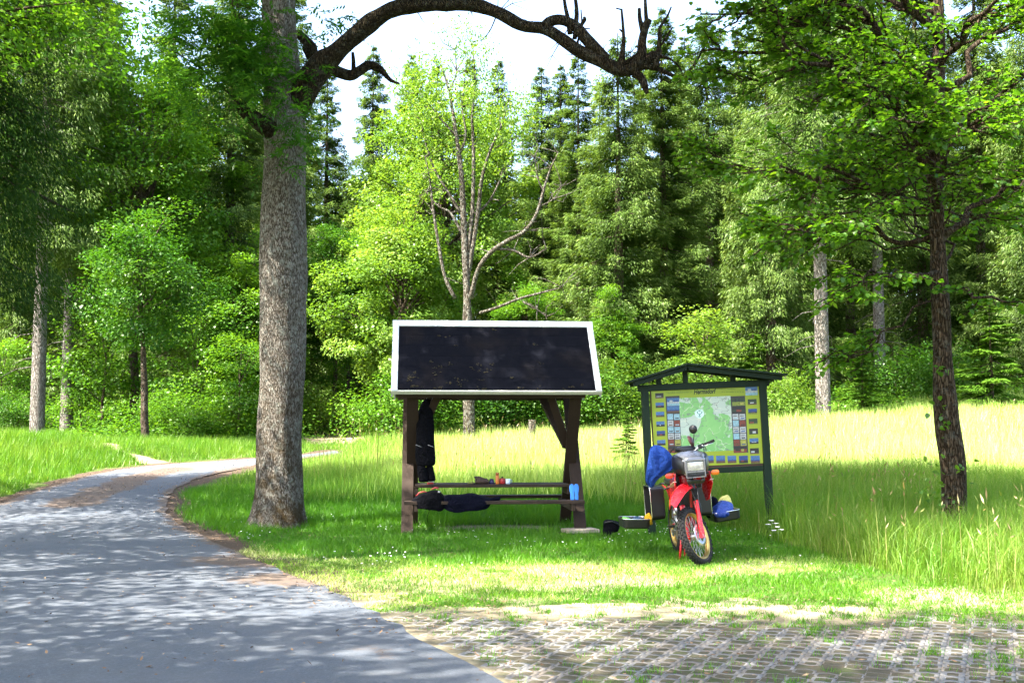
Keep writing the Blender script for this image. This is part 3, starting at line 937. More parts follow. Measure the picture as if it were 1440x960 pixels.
PROTO = {}
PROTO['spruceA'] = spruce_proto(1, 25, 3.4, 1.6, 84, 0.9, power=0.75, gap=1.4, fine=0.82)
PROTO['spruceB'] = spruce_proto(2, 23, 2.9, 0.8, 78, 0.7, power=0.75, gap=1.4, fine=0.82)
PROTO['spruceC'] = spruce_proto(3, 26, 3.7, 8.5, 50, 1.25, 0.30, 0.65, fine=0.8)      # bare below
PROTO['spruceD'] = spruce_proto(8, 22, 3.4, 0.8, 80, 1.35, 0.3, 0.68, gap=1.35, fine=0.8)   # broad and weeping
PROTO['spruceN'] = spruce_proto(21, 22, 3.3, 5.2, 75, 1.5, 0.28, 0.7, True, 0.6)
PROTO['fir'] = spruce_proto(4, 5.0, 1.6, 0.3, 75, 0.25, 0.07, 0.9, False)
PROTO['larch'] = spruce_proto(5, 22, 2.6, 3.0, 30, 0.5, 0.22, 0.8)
PROTO['leafyA'] = decid_proto(11, 10, 2.8, 5.0, 4.4, 190, 270, 0.12, 1.6, 0.13, csz=0.7)
PROTO['leafyB'] = decid_proto(12, 14, 3.8, 8.6, 5.2, 230, 240, 0.13, 3.5, 0.14, crooked=.12)
PROTO['leafyC'] = decid_proto(13, 8, 2.3, 5.3, 2.3, 80, 240, 0.11, 3.4, 0.12, crooked=0.15)
PROTO['sapling'] = decid_proto(14, 5, 1.5, 2.8, 2.2, 40, 170, 0.11, 0.7, 0.05, 0.35)
PROTO['bush'] = decid_proto(15, 3, 1.5, 1.0, 1.1, 45, 190, 0.09, 0.25, 0.04, 0.7)
PROTO['broad'] = decid_proto(16, 16, 6.2, 11.0, 3.6, 130, 230, 0.15, 6.5, 0.3, 0.45, 0.3, 1.1)

USED = {}
def plant(proto, leafmat, barkmat, px, Y, label, name='spruce_tree', cat='tree', group=None, s=1.0, sz=None, rz=None, world=None, dz=0.0):
    key = (proto, leafmat, barkmat)
    if key not in USED:
        tm, cm = PROTO[proto]
        tm = tm.copy(); cm = cm.copy()
        tm.materials.append(BARK[barkmat]); cm.materials.append(LEAF[leafmat])
        USED[key] = (tm, cm)
    tm, cm = USED[key]
    if world: x, Y = world
    else: x = (px - 720) / F * Y
    r = thing(name, label, cat, (x, Y, TZ(x, Y) - 0.05 + dz), (0, 0, rz if rz is not None else (x * 7.3 + Y * 3.1) % 6.28), group)
    r.scale = (s, s, sz or s)
    for nm, me in (('trunk', tm), ('crown', cm)):
        o = bpy.data.objects.new(nm, me); COL.objects.link(o); o.parent = r
    return r

SP, LE = 'spruces at the edge of the forest', 'leafy trees at the edge of the forest'
# far side of the road
plant('spruceN', 'spruce_shaded', 'brown', -35, 24, 'dark hanging spruce nearest the road, its boughs over the asphalt', group=SP, s=0.68, sz=0.95)
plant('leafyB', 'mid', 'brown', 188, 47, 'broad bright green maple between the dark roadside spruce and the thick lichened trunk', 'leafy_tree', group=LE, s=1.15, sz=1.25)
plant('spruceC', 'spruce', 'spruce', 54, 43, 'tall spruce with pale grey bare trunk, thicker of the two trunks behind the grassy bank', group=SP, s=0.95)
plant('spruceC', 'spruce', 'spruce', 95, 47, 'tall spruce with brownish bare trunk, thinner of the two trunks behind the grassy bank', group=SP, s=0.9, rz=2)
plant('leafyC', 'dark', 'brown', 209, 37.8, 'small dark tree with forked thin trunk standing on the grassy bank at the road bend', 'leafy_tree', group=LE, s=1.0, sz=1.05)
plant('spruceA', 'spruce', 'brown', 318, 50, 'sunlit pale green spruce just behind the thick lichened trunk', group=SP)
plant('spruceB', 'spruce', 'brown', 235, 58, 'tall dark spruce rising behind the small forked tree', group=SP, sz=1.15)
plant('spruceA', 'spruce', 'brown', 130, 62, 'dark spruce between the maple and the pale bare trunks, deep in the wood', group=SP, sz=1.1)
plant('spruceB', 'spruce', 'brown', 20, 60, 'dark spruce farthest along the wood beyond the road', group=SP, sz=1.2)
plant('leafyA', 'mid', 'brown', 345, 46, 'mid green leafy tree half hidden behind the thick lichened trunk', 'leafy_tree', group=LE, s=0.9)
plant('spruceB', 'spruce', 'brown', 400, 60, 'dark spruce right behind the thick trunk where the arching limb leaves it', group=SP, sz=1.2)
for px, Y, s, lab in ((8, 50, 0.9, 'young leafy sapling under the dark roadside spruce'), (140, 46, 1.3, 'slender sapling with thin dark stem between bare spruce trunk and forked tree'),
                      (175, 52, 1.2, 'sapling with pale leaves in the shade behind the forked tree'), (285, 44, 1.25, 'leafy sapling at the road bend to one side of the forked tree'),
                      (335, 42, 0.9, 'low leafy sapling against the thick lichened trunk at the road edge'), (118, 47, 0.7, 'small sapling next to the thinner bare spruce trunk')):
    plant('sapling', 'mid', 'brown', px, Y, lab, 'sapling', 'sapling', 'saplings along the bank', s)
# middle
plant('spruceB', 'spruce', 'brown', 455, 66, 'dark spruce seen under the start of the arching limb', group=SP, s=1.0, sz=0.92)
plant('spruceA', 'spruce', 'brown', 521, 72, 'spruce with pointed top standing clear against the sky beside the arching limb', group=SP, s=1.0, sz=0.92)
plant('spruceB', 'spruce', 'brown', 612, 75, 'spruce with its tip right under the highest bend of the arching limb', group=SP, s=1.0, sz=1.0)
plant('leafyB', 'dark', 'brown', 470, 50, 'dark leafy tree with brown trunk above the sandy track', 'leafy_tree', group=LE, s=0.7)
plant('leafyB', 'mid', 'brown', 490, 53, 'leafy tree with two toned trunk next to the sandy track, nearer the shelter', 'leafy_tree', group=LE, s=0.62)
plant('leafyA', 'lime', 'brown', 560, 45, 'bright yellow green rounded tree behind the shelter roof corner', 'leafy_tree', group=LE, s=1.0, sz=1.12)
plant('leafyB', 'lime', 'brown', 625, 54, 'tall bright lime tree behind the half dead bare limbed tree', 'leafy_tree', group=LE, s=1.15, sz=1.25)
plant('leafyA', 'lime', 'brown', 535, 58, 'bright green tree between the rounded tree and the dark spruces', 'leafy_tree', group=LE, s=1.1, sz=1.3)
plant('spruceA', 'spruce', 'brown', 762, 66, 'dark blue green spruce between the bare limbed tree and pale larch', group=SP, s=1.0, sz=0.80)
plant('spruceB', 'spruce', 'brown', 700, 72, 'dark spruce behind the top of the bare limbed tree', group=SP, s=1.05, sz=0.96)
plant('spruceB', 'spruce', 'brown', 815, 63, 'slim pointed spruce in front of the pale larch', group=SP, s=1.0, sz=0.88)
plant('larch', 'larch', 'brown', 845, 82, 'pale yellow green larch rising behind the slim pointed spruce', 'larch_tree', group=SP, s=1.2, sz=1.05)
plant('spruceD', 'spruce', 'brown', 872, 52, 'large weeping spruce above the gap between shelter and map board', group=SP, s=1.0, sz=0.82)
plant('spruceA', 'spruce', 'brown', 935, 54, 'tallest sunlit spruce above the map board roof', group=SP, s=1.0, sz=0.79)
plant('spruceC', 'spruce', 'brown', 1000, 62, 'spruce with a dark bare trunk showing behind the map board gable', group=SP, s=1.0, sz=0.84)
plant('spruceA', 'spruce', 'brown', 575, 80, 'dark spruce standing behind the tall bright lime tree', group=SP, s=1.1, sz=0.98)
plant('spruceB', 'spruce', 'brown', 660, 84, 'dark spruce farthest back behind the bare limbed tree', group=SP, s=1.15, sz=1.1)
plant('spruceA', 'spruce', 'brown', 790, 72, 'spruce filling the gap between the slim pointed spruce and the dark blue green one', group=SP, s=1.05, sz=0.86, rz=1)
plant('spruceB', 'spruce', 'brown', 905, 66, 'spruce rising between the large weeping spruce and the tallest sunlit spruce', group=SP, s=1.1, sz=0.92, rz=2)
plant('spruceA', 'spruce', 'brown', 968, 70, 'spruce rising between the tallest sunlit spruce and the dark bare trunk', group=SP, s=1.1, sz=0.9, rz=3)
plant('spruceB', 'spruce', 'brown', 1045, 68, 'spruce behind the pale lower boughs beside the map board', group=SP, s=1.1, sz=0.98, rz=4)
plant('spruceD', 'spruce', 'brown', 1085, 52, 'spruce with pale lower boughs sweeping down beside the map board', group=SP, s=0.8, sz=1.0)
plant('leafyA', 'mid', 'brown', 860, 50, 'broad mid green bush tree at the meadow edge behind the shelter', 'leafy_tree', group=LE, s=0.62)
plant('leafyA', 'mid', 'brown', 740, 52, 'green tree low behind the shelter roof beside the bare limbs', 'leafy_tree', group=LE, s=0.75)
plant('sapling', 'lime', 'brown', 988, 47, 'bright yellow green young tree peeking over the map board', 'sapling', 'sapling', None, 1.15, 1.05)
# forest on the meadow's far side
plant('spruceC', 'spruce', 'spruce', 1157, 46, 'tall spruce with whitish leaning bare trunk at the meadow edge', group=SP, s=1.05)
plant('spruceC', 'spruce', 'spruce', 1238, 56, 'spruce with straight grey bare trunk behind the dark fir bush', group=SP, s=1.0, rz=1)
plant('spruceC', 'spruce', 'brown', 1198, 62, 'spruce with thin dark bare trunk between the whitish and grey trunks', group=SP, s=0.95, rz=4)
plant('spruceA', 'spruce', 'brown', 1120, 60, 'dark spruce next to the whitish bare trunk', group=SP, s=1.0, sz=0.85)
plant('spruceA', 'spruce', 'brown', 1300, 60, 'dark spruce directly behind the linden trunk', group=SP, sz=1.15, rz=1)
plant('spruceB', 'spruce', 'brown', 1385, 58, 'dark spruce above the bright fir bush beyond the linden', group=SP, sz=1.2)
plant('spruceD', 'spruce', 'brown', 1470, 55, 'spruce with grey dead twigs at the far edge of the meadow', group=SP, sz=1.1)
plant('fir', 'fir', 'brown', 1212, 48, 'dark green young fir bush in front of the straight grey trunk', 'fir_bush', 'fir', 'young firs at the meadow edge', 0.78, 0.6)
plant('fir', 'fir', 'brown', 1395, 47, 'bright green young fir beside the linden trunk', 'fir_bush', 'fir', 'young firs at the meadow edge', 1.1, 0.95)
plant('fir', 'fir', 'brown', 880, 30, 'tiny fir seedling in the meadow between shelter and map board', 'fir_seedling', 'fir', 'young firs at the meadow edge', 0.3, 0.32)
plant('fir', 'fir', 'brown', 1060, 47, 'young fir with pale tips close behind the map board', 'fir_bush', 'fir', 'young firs at the meadow edge', 0.8, 0.75)
for px, Y, s, m, lab in ((455, 47, 1.0, 'lime', 'bright bush beside the sandy track'), (545, 43, 1.2, 'mid', 'green bush behind the hanging dark clothes'), (590, 44, 1.3, 'mid', 'green bush behind the pale trunk under the shelter roof'),
                         (715, 46, 1.4, 'dark', 'dark bush behind the shelter table'), (775, 47, 1.5, 'mid', 'green bush behind the crossed shelter legs'), (835, 46, 1.3, 'mid', 'leafy bush at the meadow edge by the shelter end'),
                         (885, 46, 1.3, 'lime', 'pale bush just beside the map board post'), (1085, 46, 1.0, 'lime', 'pale green bush by the whitish trunk'), (1265, 54, 1.2, 'dark', 'dark bush in the shade by the grey trunk'),
                         (1340, 52, 1.3, 'dark', 'dark bush behind the linden trunk'), (300, 42, 1.0, 'mid', 'low bush by the road bend'), (255, 41, 0.9, 'mid', 'low bush beside the forked tree'), (20, 48, 0.8, 'dark', 'dark bush at the foot of the pale bare trunk')):
    plant('bush', m, 'brown', px, Y, lab, 'leafy_bush', 'bush', 'bushes along the forest edge', s)
# unseen trees beside and behind the camera, placed for the shade they cast
SH = 'roadside trees around the parking place'
def shade_tree(x, y, s, lab, rz=0.0, sz=None, mat='mid', proto='broad'):
    return plant(proto, mat, 'brown', 0, 0, lab, 'leafy_tree', group=SH, s=s, sz=sz or s, world=(x, y), rz=rz)
shade_tree(-8.8, -1.5, 1.1, 'tall broad leafy tree added beside the near end of the asphalt to shade the paving', 0.5, 1.5)  # added and stretched so its shade covers the paving
shade_tree(-9.8, 10.3, 0.85, 'very tall slim leafy tree added on the verge to throw shade to the map board', 2.6, 2.1)  # added and drawn out tall so its shade falls round the board
shade_tree(-12.0, 4.5, 0.9, 'broad leafy tree on the verge between the tall shade tree and the bank', 1.2)
shade_tree(-12.5, 12.5, 0.9, 'broad leafy tree on the bank, shading the asphalt by the road bend', 2.0)
shade_tree(-13.0, 21.0, 0.85, 'broad leafy tree on the bank behind the dark roadside spruce', 3.4)
shade_tree(-2.2, -2.4, 1.15, 'broad leafy tree added behind the paved parking place to shade it', 4.4, 1.12)  # added for more shade on the paving

# ------------------------------------------------------------------ the big ash with the arching limb
def gnarl(pts, rad, n=12, per=5, amp=0.12, seed=0, mb=None, zs=1.5, mi=0, flare=None):
    """smooth, knobbly tapered limb through pts (world points)"""
    mb = mb or MB()
    c = catmull([tuple(p) + (r,) for p, r in zip(pts, rad)], per)
    rings = []; pu = None
    pp = [Vector(a[:3]) for a in c]
    for i, p in enumerate(pp):
        t = (pp[min(i + 1, len(pp) - 1)] - pp[max(i - 1, 0)]).normalized()
        u = (t.cross(Vector((0, 1, 0.01))) if pu is None else pu - t * pu.dot(t)).normalized()
        pu = u; v = t.cross(u); rg = []
        for k in range(n):
            a = 2 * math.pi * k / n
            d = u * math.cos(a) + v * math.sin(a)
            q = p + d * c[i][3]
            m = 1 + amp * mnoise.noise(Vector((q.x * 2.2 + seed, q.y * 2.2, q.z * zs))) * 1.6 + amp * 0.5 * mnoise.noise(Vector((q.x * 7 + seed, q.y * 7, q.z * zs * 2)))
            if flare: m += flare(a, q.z) + 0.022 * mnoise.noise(Vector((math.cos(a) * 9, math.sin(a) * 9, q.z * 1.6))) + 0.012 * mnoise.noise(Vector((math.cos(a) * 22, math.sin(a) * 22, q.z * 3)))
            rg.append(p + d * max(0.003, c[i][3]) * m)
        rings.append(rg)
    mb.loft(rings, mi, True, True)
    return mb

def px_pts(lst, Y, base):
    """[(px, py, radius_px[, dY])] -> local points and metric radii"""
    pts, rad = [], []
    for q in lst:
        yy = Y + (q[3] if len(q) > 3 else 0)
        pts.append(P(q[0], q[1], yy) - base); rad.append(q[2] * yy / F)
    return pts, rad

YA = 18.9
baseA = G(391, 742); baseA = Vector((baseA.x, YA, TZ(baseA.x, YA)))
ash = thing('ash_tree', 'big tree with thick lichened trunk and a long bare limb arching over the shelter', 'tree', baseA)
pts, rad = px_pts([(389, 752, 39), (390, 735, 37), (391, 712, 34.5), (392, 680, 33), (393, 620, 31), (396, 540, 31), (398, 460, 32), (399, 400, 34), (399, 350, 32), (399, 290, 30.5), (400, 230, 30), (399, 170, 29), (396, 110, 26.5), (393, 40, 24), (391, -60, 22), (396, -170, 19), (404, -300, 14), (410, -450, 6)], YA, baseA)
def fl(a, z):
    e = math.exp(-max(z, 0) / 0.33)
    return e * (0.13 * max(0, math.cos(a * 5 + 0.8)) + 0.10)
mb = gnarl(pts, rad, 110, 14, 0.055, 2.0, None, 0.9, 0, fl)
mb.build('trunk', BARK['ash'], ash)
LT = [(412, 150, 24, 0), (425, 128, 23, -.05), (447, 98, 20, -.1), (475, 72, 18.5, -.2), (510, 42, 17, -.3), (545, 16, 15.5, -.4), (580, 8, 14, -.5), (620, 8, 12.5, -.6), (660, 6, 12, -.7), (700, 18, 11.5, -.8), (735, 36, 11, -.9),
      (765, 41, 11.5, -.95), (790, 55, 11, -1), (815, 72, 11.5, -1.05), (840, 84, 11.5, -1.1), (862, 95, 12, -1.15), (884, 101, 9.5, -1.2), (905, 94, 6, -1.2), (925, 97, 4.5, -1.2), (950, 108, 3.5, -1.25), (975, 112, 2.2, -1.3), (992, 116, 1, -1.3)]
pts, rad = px_pts(LT, YA, baseA)
rad = [q * (.95 if i < 3 else .78) for i, q in enumerate(rad)]
mb = gnarl(pts, rad, 20, 6, 0.16, 5.0, None, 1.8)
SIDE = [
    [(765, 40, 9, -.95), (776, 30, 8, -.95), (792, 29, 7.5, -1), (810, 38, 8, -1), (822, 52, 8.5, -1.05), (838, 70, 9, -1.1), (852, 84, 8, -1.1)],
    [(881, 100, 7, -1.2), (893, 92, 8, -1.2), (902, 78, 7.5, -1.2), (903, 58, 6.5, -1.2), (907, 40, 5.5, -1.2), (912, 28, 5, -1.2)],
    [(905, 46, 4.5, -1.2), (900, 28, 3, -1.2), (899, 12, 2.2, -1.2)], [(910, 40, 3.5, -1.2), (908, 15, 2.5, -1.2), (907, -10, 1.8, -1.2)],
    [(874, 93, 6, -1.2), (875, 78, 4.5, -1.2), (877, 58, 3, -1.2), (876, 36, 2.2, -1.2), (874, 13, 1.5, -1.2)], [(876, 46, 1.6, -1.2), (871, 41, 1, -1.2)], [(875, 14, 1.3, -1.2), (866, 12, 1, -1.2)],
    [(890, 104, 6, -1.2), (900, 108, 6, -1.2), (906, 120, 5, -1.2), (910, 132, 2.5, -1.2)],
    [(898, 92, 6, -1.2), (912, 84, 8, -1.2), (922, 78, 6, -1.2), (922, 98, 4.5, -1.2)], [(878, 90, 3.5, -1.2), (892, 80, 2.5, -1.2), (905, 72, 2, -1.2)],
    [(925, 78, 3.5, -1.2), (927, 60, 2.8, -1.2), (928, 40, 2.4, -1.2), (938, 24, 1.6, -1.2), (944, 10, 1.1, -1.2)], [(928, 66, 2, -1.2), (936, 54, 1.5, -1.2), (946, 38, 1, -1.2)],
    [(922, 78, 3, -1.2), (944, 84, 1.8, -1.2), (956, 96, 1.4, -1.2), (962, 112, .8, -1.2)], [(950, 110, 2.4, -1.25), (968, 100, 2, -1.3), (980, 86, 1.8, -1.3), (988, 70, 1.2, -1.3), (998, 60, .8, -1.3)],
    [(802, 48, 4, -1), (799, 28, 3, -1), (795, 10, 2.6, -1), (792, -12, 2.2, -1)], [(808, 55, 3, -1), (810, 36, 3, -1), (811, 15, 3, -1), (808, -10, 2.4, -1)], [(812, 60, 1.6, -1), (818, 38, 1.3, -1), (817, 14, 1, -1)], [(816, 38, 2.4, -1), (822, 28, 3, -1), (821, 24, 1.5, -1)], [(818, 40, 1, -1), (830, 41, .8, -1)],
    [(437, 105, 12, .1), (448, 96, 10, .2), (470, 100, 9, .4), (492, 106, 8, .5), (505, 100, 7, .5), (520, 92, 6.5, .6), (535, 98, 5, .6), (548, 112, 3, .6), (562, 118, 1.2, .6)], [(497, 104, 3.5, .5), (497, 88, 3, .5), (496, 74, 2.2, .5)],
    [(428, 75, 10, .5), (438, 70, 9, .5), (432, 60, 7, .5), (420, 48, 6, .5)],
    [(383, 185, 15, -.2), (370, 176, 13, -.4), (355, 165, 11, -.55), (342, 156, 8, -.65), (337, 146, 6.5, -.7)],
    [(345, 156, 2.6, -.65), (345, 110, 2, -.65), (341, 60, 1.6, -.6), (328, 10, 1.3, -.6), (322, -40, 1, -.6)], [(346, 158, 2, -.65), (344, 90, 1.5, -.6), (336, 20, 1.1, -.5), (330, -20, 1, -.5)],
    [(340, 150, 1.8, -.7), (318, 128, 1.4, -.8), (280, 95, 1, -.9), (240, 70, .7, -1)],
    [(590, 12, 2, -.5), (572, 18, 1.6, -.5), (555, 18, 1, -.5), (540, 26, .6, -.5)], [(700, 12, 1.2, -.8), (697, 25, 1, -.8), (688, 45, .7, -.8), (676, 58, .4, -.8)], [(662, 8, 1, -.7), (668, -10, .8, -.7)]]
for i, b_ in enumerate(SIDE):
    p_, r_ = px_pts(b_, YA, baseA)
    gnarl(p_, r_, 10 if b_[0][2] > 5 else 6, 4, 0.14, 9.0 + i, mb, 2.0)
gt_ = np.random.default_rng(41)
for k in range(46):
    j = int(gt_.integers(6, len(LT))); q = np.array(px_pts([LT[j]], YA, baseA)[0][0]); L_ = gt_.uniform(.15, .75)
    d_ = unit(gt_, 1)[0] * [1, .8, .5] + [0.25, 0, gt_.choice([.9, .9, -.5])]; d_ /= np.linalg.norm(d_)
    m_ = q + d_ * L_ * .5 + gt_.normal(0, .03, 3); e_ = q + d_ * L_ + gt_.normal(0, .06, 3)
    mb.tube([tuple(q), tuple(m_), tuple(e_)], [.010, .006, .0025], 5, cap=False)
    for s_ in range(2):
        e2 = m_ + unit(gt_, 1)[0] * L_ * .35 + d_ * L_ * .15
        mb.tube([tuple(m_), tuple((m_ + e2) / 2 + gt_.normal(0, .01, 3)), tuple(e2)], [.005, .0035, .002], 4, cap=False)
mb.build('limb', BARK['limb'], ash)

def pinnate(g, B, D, L, nl=9, leaf=0.085):
    """ash leaves: pairs of lance shaped leaflets along a drooping stalk"""
    D = D / np.linalg.norm(D, axis=1, keepdims=True)
    Up = np.array([0, 0, 1.0]) + 0.35 * unit(g, len(B))
    Sd = np.cross(D, Up); Sd /= np.linalg.norm(Sd, axis=1, keepdims=True)
    ch = []; r = g.uniform(0, 0.75, len(B))
    for k in range(nl):
        t = 1.0 if k == nl - 1 else 0.28 + 0.68 * (k // 2) / (nl // 2)
        sg = 0 if k == nl - 1 else (1 if k % 2 else -1)
        Q = B + D * (L * t)[:, None]; Q[:, 2] -= 0.28 * L * t * t
        dd = D * (1.0 if sg == 0 else 0.55) + Sd * sg * 0.85 + [0, 0, -0.25] + 0.12 * unit(g, len(B))
        V, Fc = kites(Q, dd, Up + 0.25 * unit(g, len(B)), np.full(len(B), leaf) * g.uniform(.8, 1.2, len(B)), np.full(len(B), leaf * 0.34), 0.42)
        ch.append((V, Fc, np.clip(r + g.normal(0, .1, len(B)), 0, 1)))
    # thin stalk
    V, Fc = kites(B, D - [0, 0, .14], Up, L, np.full(len(B), 0.006), 0.5); ch.append((V, Fc, r))
    return ch

g = np.random.default_rng(77)
ch = []
# sprouts beside the trunk: (px, py, spread px, spread py, count, dY)
for px, py, sx, sy, n, dy in ((330, 45, 70, 45, 300, -.7), (300, 105, 62, 42, 230, -.8), (395, 105, 40, 40, 90, -.9), (345, 90, 42, 60, 190, -.6), (270, 30, 70, 30, 150, -.9), (255, 120, 40, 40, 70, -.8), (430, 190, 26, 28, 40, -.7), (405, 210, 30, 25, 30, -.9), (462, 30, 40, 22, 26, .3), (480, 25, 16, 14, 14, .5), (370, 140, 30, 25, 30, -.9), (300, 170, 30, 20, 24, -.8), (445, 150, 16, 20, 16, -.6)):
    X = g.normal(px, sx * .6, n); Yp = g.normal(py, sy * .6, n)
    Bp = np.array([P(a, b, YA + dy + d) - baseA for a, b, d in zip(X, Yp, g.normal(0, .5, n))])
    D = unit(g, n) * [1, 1, .4] + [0, 0, -.1]
    ch += pinnate(g, Bp, D, g.uniform(.26, .42, n), 9, .115)
# the high crown, its lowest sprays over the frame
N = 300
dirs = unit(g, N); rr = 0.4 + 0.6 * g.uniform(0, 1, N) ** .6
C = dirs * rr[:, None] * [6.6, 5.6, 3.6] + [-0.5, -1.4, 14.2]
C[:, 2] = np.maximum(C[:, 2], 3.4 + 0.385 * (C[:, 1] + YA))
C = C[(C[:, 0] + 3.9 * 0 < 7.5)]
mb = MB()
for i, c in enumerate(C):
    m = int(g.uniform(26, 60))
    o = g.normal(0, 1, (m, 3)) * [.62, .62, .32]
    ch += pinnate(g, c + o, unit(g, m) * [1, 1, .4] + dirs[i] * .5, g.uniform(.25, .42, m), 7, .13)
    if i % 3 == 0:
        z0 = g.uniform(9.8, 13)
        p = branch_curve((0.12, 0, z0), c, .06, g, 6)
        mb.tube([tuple(q) for q in p], list(np.linspace(.10, .015, 6)), 6, cap=False)
mb.build('branch', BARK['limb'], ash)
link('crown', leaf_mesh('ash_crown', ch), LEAF['ash'], ash)

# ------------------------------------------------------------------ the linden on the meadow's near side
YL = 16.0
baseL = Vector(((1343 - 720) / F * YL, YL, TZ((1343 - 720) / F * YL, YL)))
lin = thing('linden_tree', 'dark barked linden with low spreading leafy branches standing in the tall grass', 'tree', baseL)
pts, rad = px_pts([(1344, 790, 27), (1344, 765, 23), (1342, 720, 20.5), (1341, 660, 20), (1332, 600, 20), (1326, 520, 18), (1324, 450, 17.5), (1320, 380, 15), (1317, 300, 14), (1317, 220, 14), (1318, 150, 12.5), (1320, 60, 11.5), (1318, -40, 10), (1316, -160, 8), (1322, -300, 5), (1325, -420, 2)], YL, baseL)
rad = [q * (0.86 if i < 5 else 0.76) for i, q in enumerate(rad)]
gnarl(pts, rad, 30, 6, 0.09, 3.3, None, 1.2).build('trunk', BARK['linden'], lin)
g = np.random.default_rng(5)
mb = MB(); tips = []
def lin_branch(a, b, r, sag, depth):
    p = branch_curve(a, b, sag, g, 8)
    gnarl([Vector(q) for q in p], list(np.linspace(r, r * .22, 8)), 8 if r > .03 else 5, 2, .1, r * 90, mb, 2)
    L = np.linalg.norm(np.array(b) - np.array(a))
    for k in range(int(4 + 4.6 * L)):
        t = g.uniform(.22, 1); i = min(int(t * 7), 6); q = p[i] + (p[i + 1] - p[i]) * (t * 7 - i)
        d = (p[i + 1] - p[i]); d /= np.linalg.norm(d)
        sd = np.cross(d, [0, 0, 1]); sd /= np.linalg.norm(sd) + 1e-6
        l = (1.15 - t * .75) * min(1.3, .42 * L) * g.uniform(.6, 1.2)
        e = q + (d * g.uniform(.5, 1) + sd * g.choice([-1, 1]) * g.uniform(.5, 1)) * l + [0, 0, g.uniform(-.22, .12) * l]
        if depth > 0 and l > .5:
            lin_branch(q, e, r * .38, .04, depth - 1)
        else:
            tw = branch_curve(q, e, -.04, g, 4)
            mb.tube([tuple(s_) for s_ in tw], [.007, .006, .005, .003], 4, cap=False)
            tips.append(tw)
def lp(px, py, dy): return np.array(P(px, py, YL + dy) - baseL)
MAIN = [((1318, 245, 0), (1100, 60, -.9), .075), ((1322, 230, 0), (1465, 90, -.8), .07), ((1316, 180, 0), (1180, 20, .8), .06), ((1318, 300, 0), (1075, 250, -1.3), .045), ((1318, 330, 0), (1040, 300, .5), .04), ((1322, 330, 0), (1490, 240, .4), .045),
        ((1320, 380, 0), (1180, 390, -1.6), .035), ((1322, 400, 0), (1450, 420, -1.2), .035), ((1320, 300, 0), (1300, 170, -2.6), .05), ((1322, 340, 0), (1390, 300, 2.2), .045), ((1318, 280, 0), (1230, 230, 2.6), .05), ((1318, 120, 0), (1040, -60, -.6), .06), ((1318, 100, 0), (1430, -30, -1.6), .06), ((1318, 60, 0), (1210, -90, -1.8), .06),
        ((1318, 150, 0), (1010, 70, .2), .06), ((1318, 130, 0), (1500, -10, 1), .05), ((1318, 420, 0), (1140, 520, -.6), .022), ((1318, 220, 0), (1390, 150, -2.4), .05), ((1318, 200, 0), (1220, 120, -2.2), .05), ((1320, 0, 0), (1000, -160, .2), .06), ((1320, -20, 0), (1480, -180, .2), .06), ((1320, -80, 0), (1200, -240, 1), .05), ((1320, -100, 0), (1400, -300, -1), .05)]
MAIN += [((1318, 90, 0), (985, 20, -.4), .05), ((1318, 40, 0), (960, -40, -.9), .05), ((1318, 110, 0), (975, 110, .6), .045), ((1318, 20, 0), (930, -30, .3), .05)]
for k in range(12):
    MAIN.append(((1318, g.uniform(60, 400), 0), (g.uniform(975, 1470), g.uniform(60, 350), g.uniform(-2.2, 2.6)), g.uniform(.018, .028)))
for a, b, r in MAIN:
    lin_branch(lp(*a), lp(*b), r, .05 if r > .04 else -.03, 1)
mb.build('branch', BARK['linden'], lin)
ch = []
Bl, Dl = [], []
for tw in tips:
    for t in np.linspace(.1, 1, int(g.integers(6, 11))):
        i = min(int(t * 3), 2); q = tw[i] + (tw[i + 1] - tw[i]) * (t * 3 - i)
        d = tw[-1] - tw[0]; d /= np.linalg.norm(d) + 1e-6
        Bl.append(q + g.normal(0, .03, 3)); Dl.append(d * .6 + unit(g, 1)[0] * [1, 1, .3] + [0, 0, -.3])
# a few shoots low on the trunk
for px, py in ((1318, 570), (1312, 650), (1310, 690), (1352, 660), (1316, 700), (1330, 600), (1340, 710), (1322, 520)):
    for k in range(9):
        Bl.append(lp(px + g.normal(0, 9), py + g.normal(0, 8), -.25 + g.normal(0, .06))); Dl.append(unit(g, 1)[0] + [0, -.4, -.3])
Bl = np.array(Bl); Dl = np.array(Dl); n = len(Bl)
Dl /= np.linalg.norm(Dl, axis=1, keepdims=True)
Nn = np.array([0, 0, 1.0]) + .5 * unit(g, n)
Sd = np.cross(Dl, Nn); Sd /= np.linalg.norm(Sd, axis=1, keepdims=True)
Up = np.cross(Sd, Dl)
L = (.078 * g.uniform(.6, 1.25, n))[:, None]
V = np.stack([Bl, Bl + Dl * L * .12 + Sd * L * .34 + Up * L * .1, Bl + Dl * L * .55 + Sd * L * .42 + Up * L * .1, Bl + Dl * L * 1.05, Bl + Dl * L * .55 - Sd * L * .42 + Up * L * .1, Bl + Dl * L * .12 - Sd * L * .34 + Up * L * .1], 1).reshape(-1, 3)
b = np.arange(n)[:, None] * 6
Fc = np.concatenate([b + [[0, 1, 2, 3]], b + [[0, 3, 4, 5]]], 1).reshape(-1, 4)
link('crown', np_mesh('linden_crown', V, Fc, np.repeat(np.clip(g.normal(.4, .25, n), 0, 1), 2)), LEAF['linden'], lin)

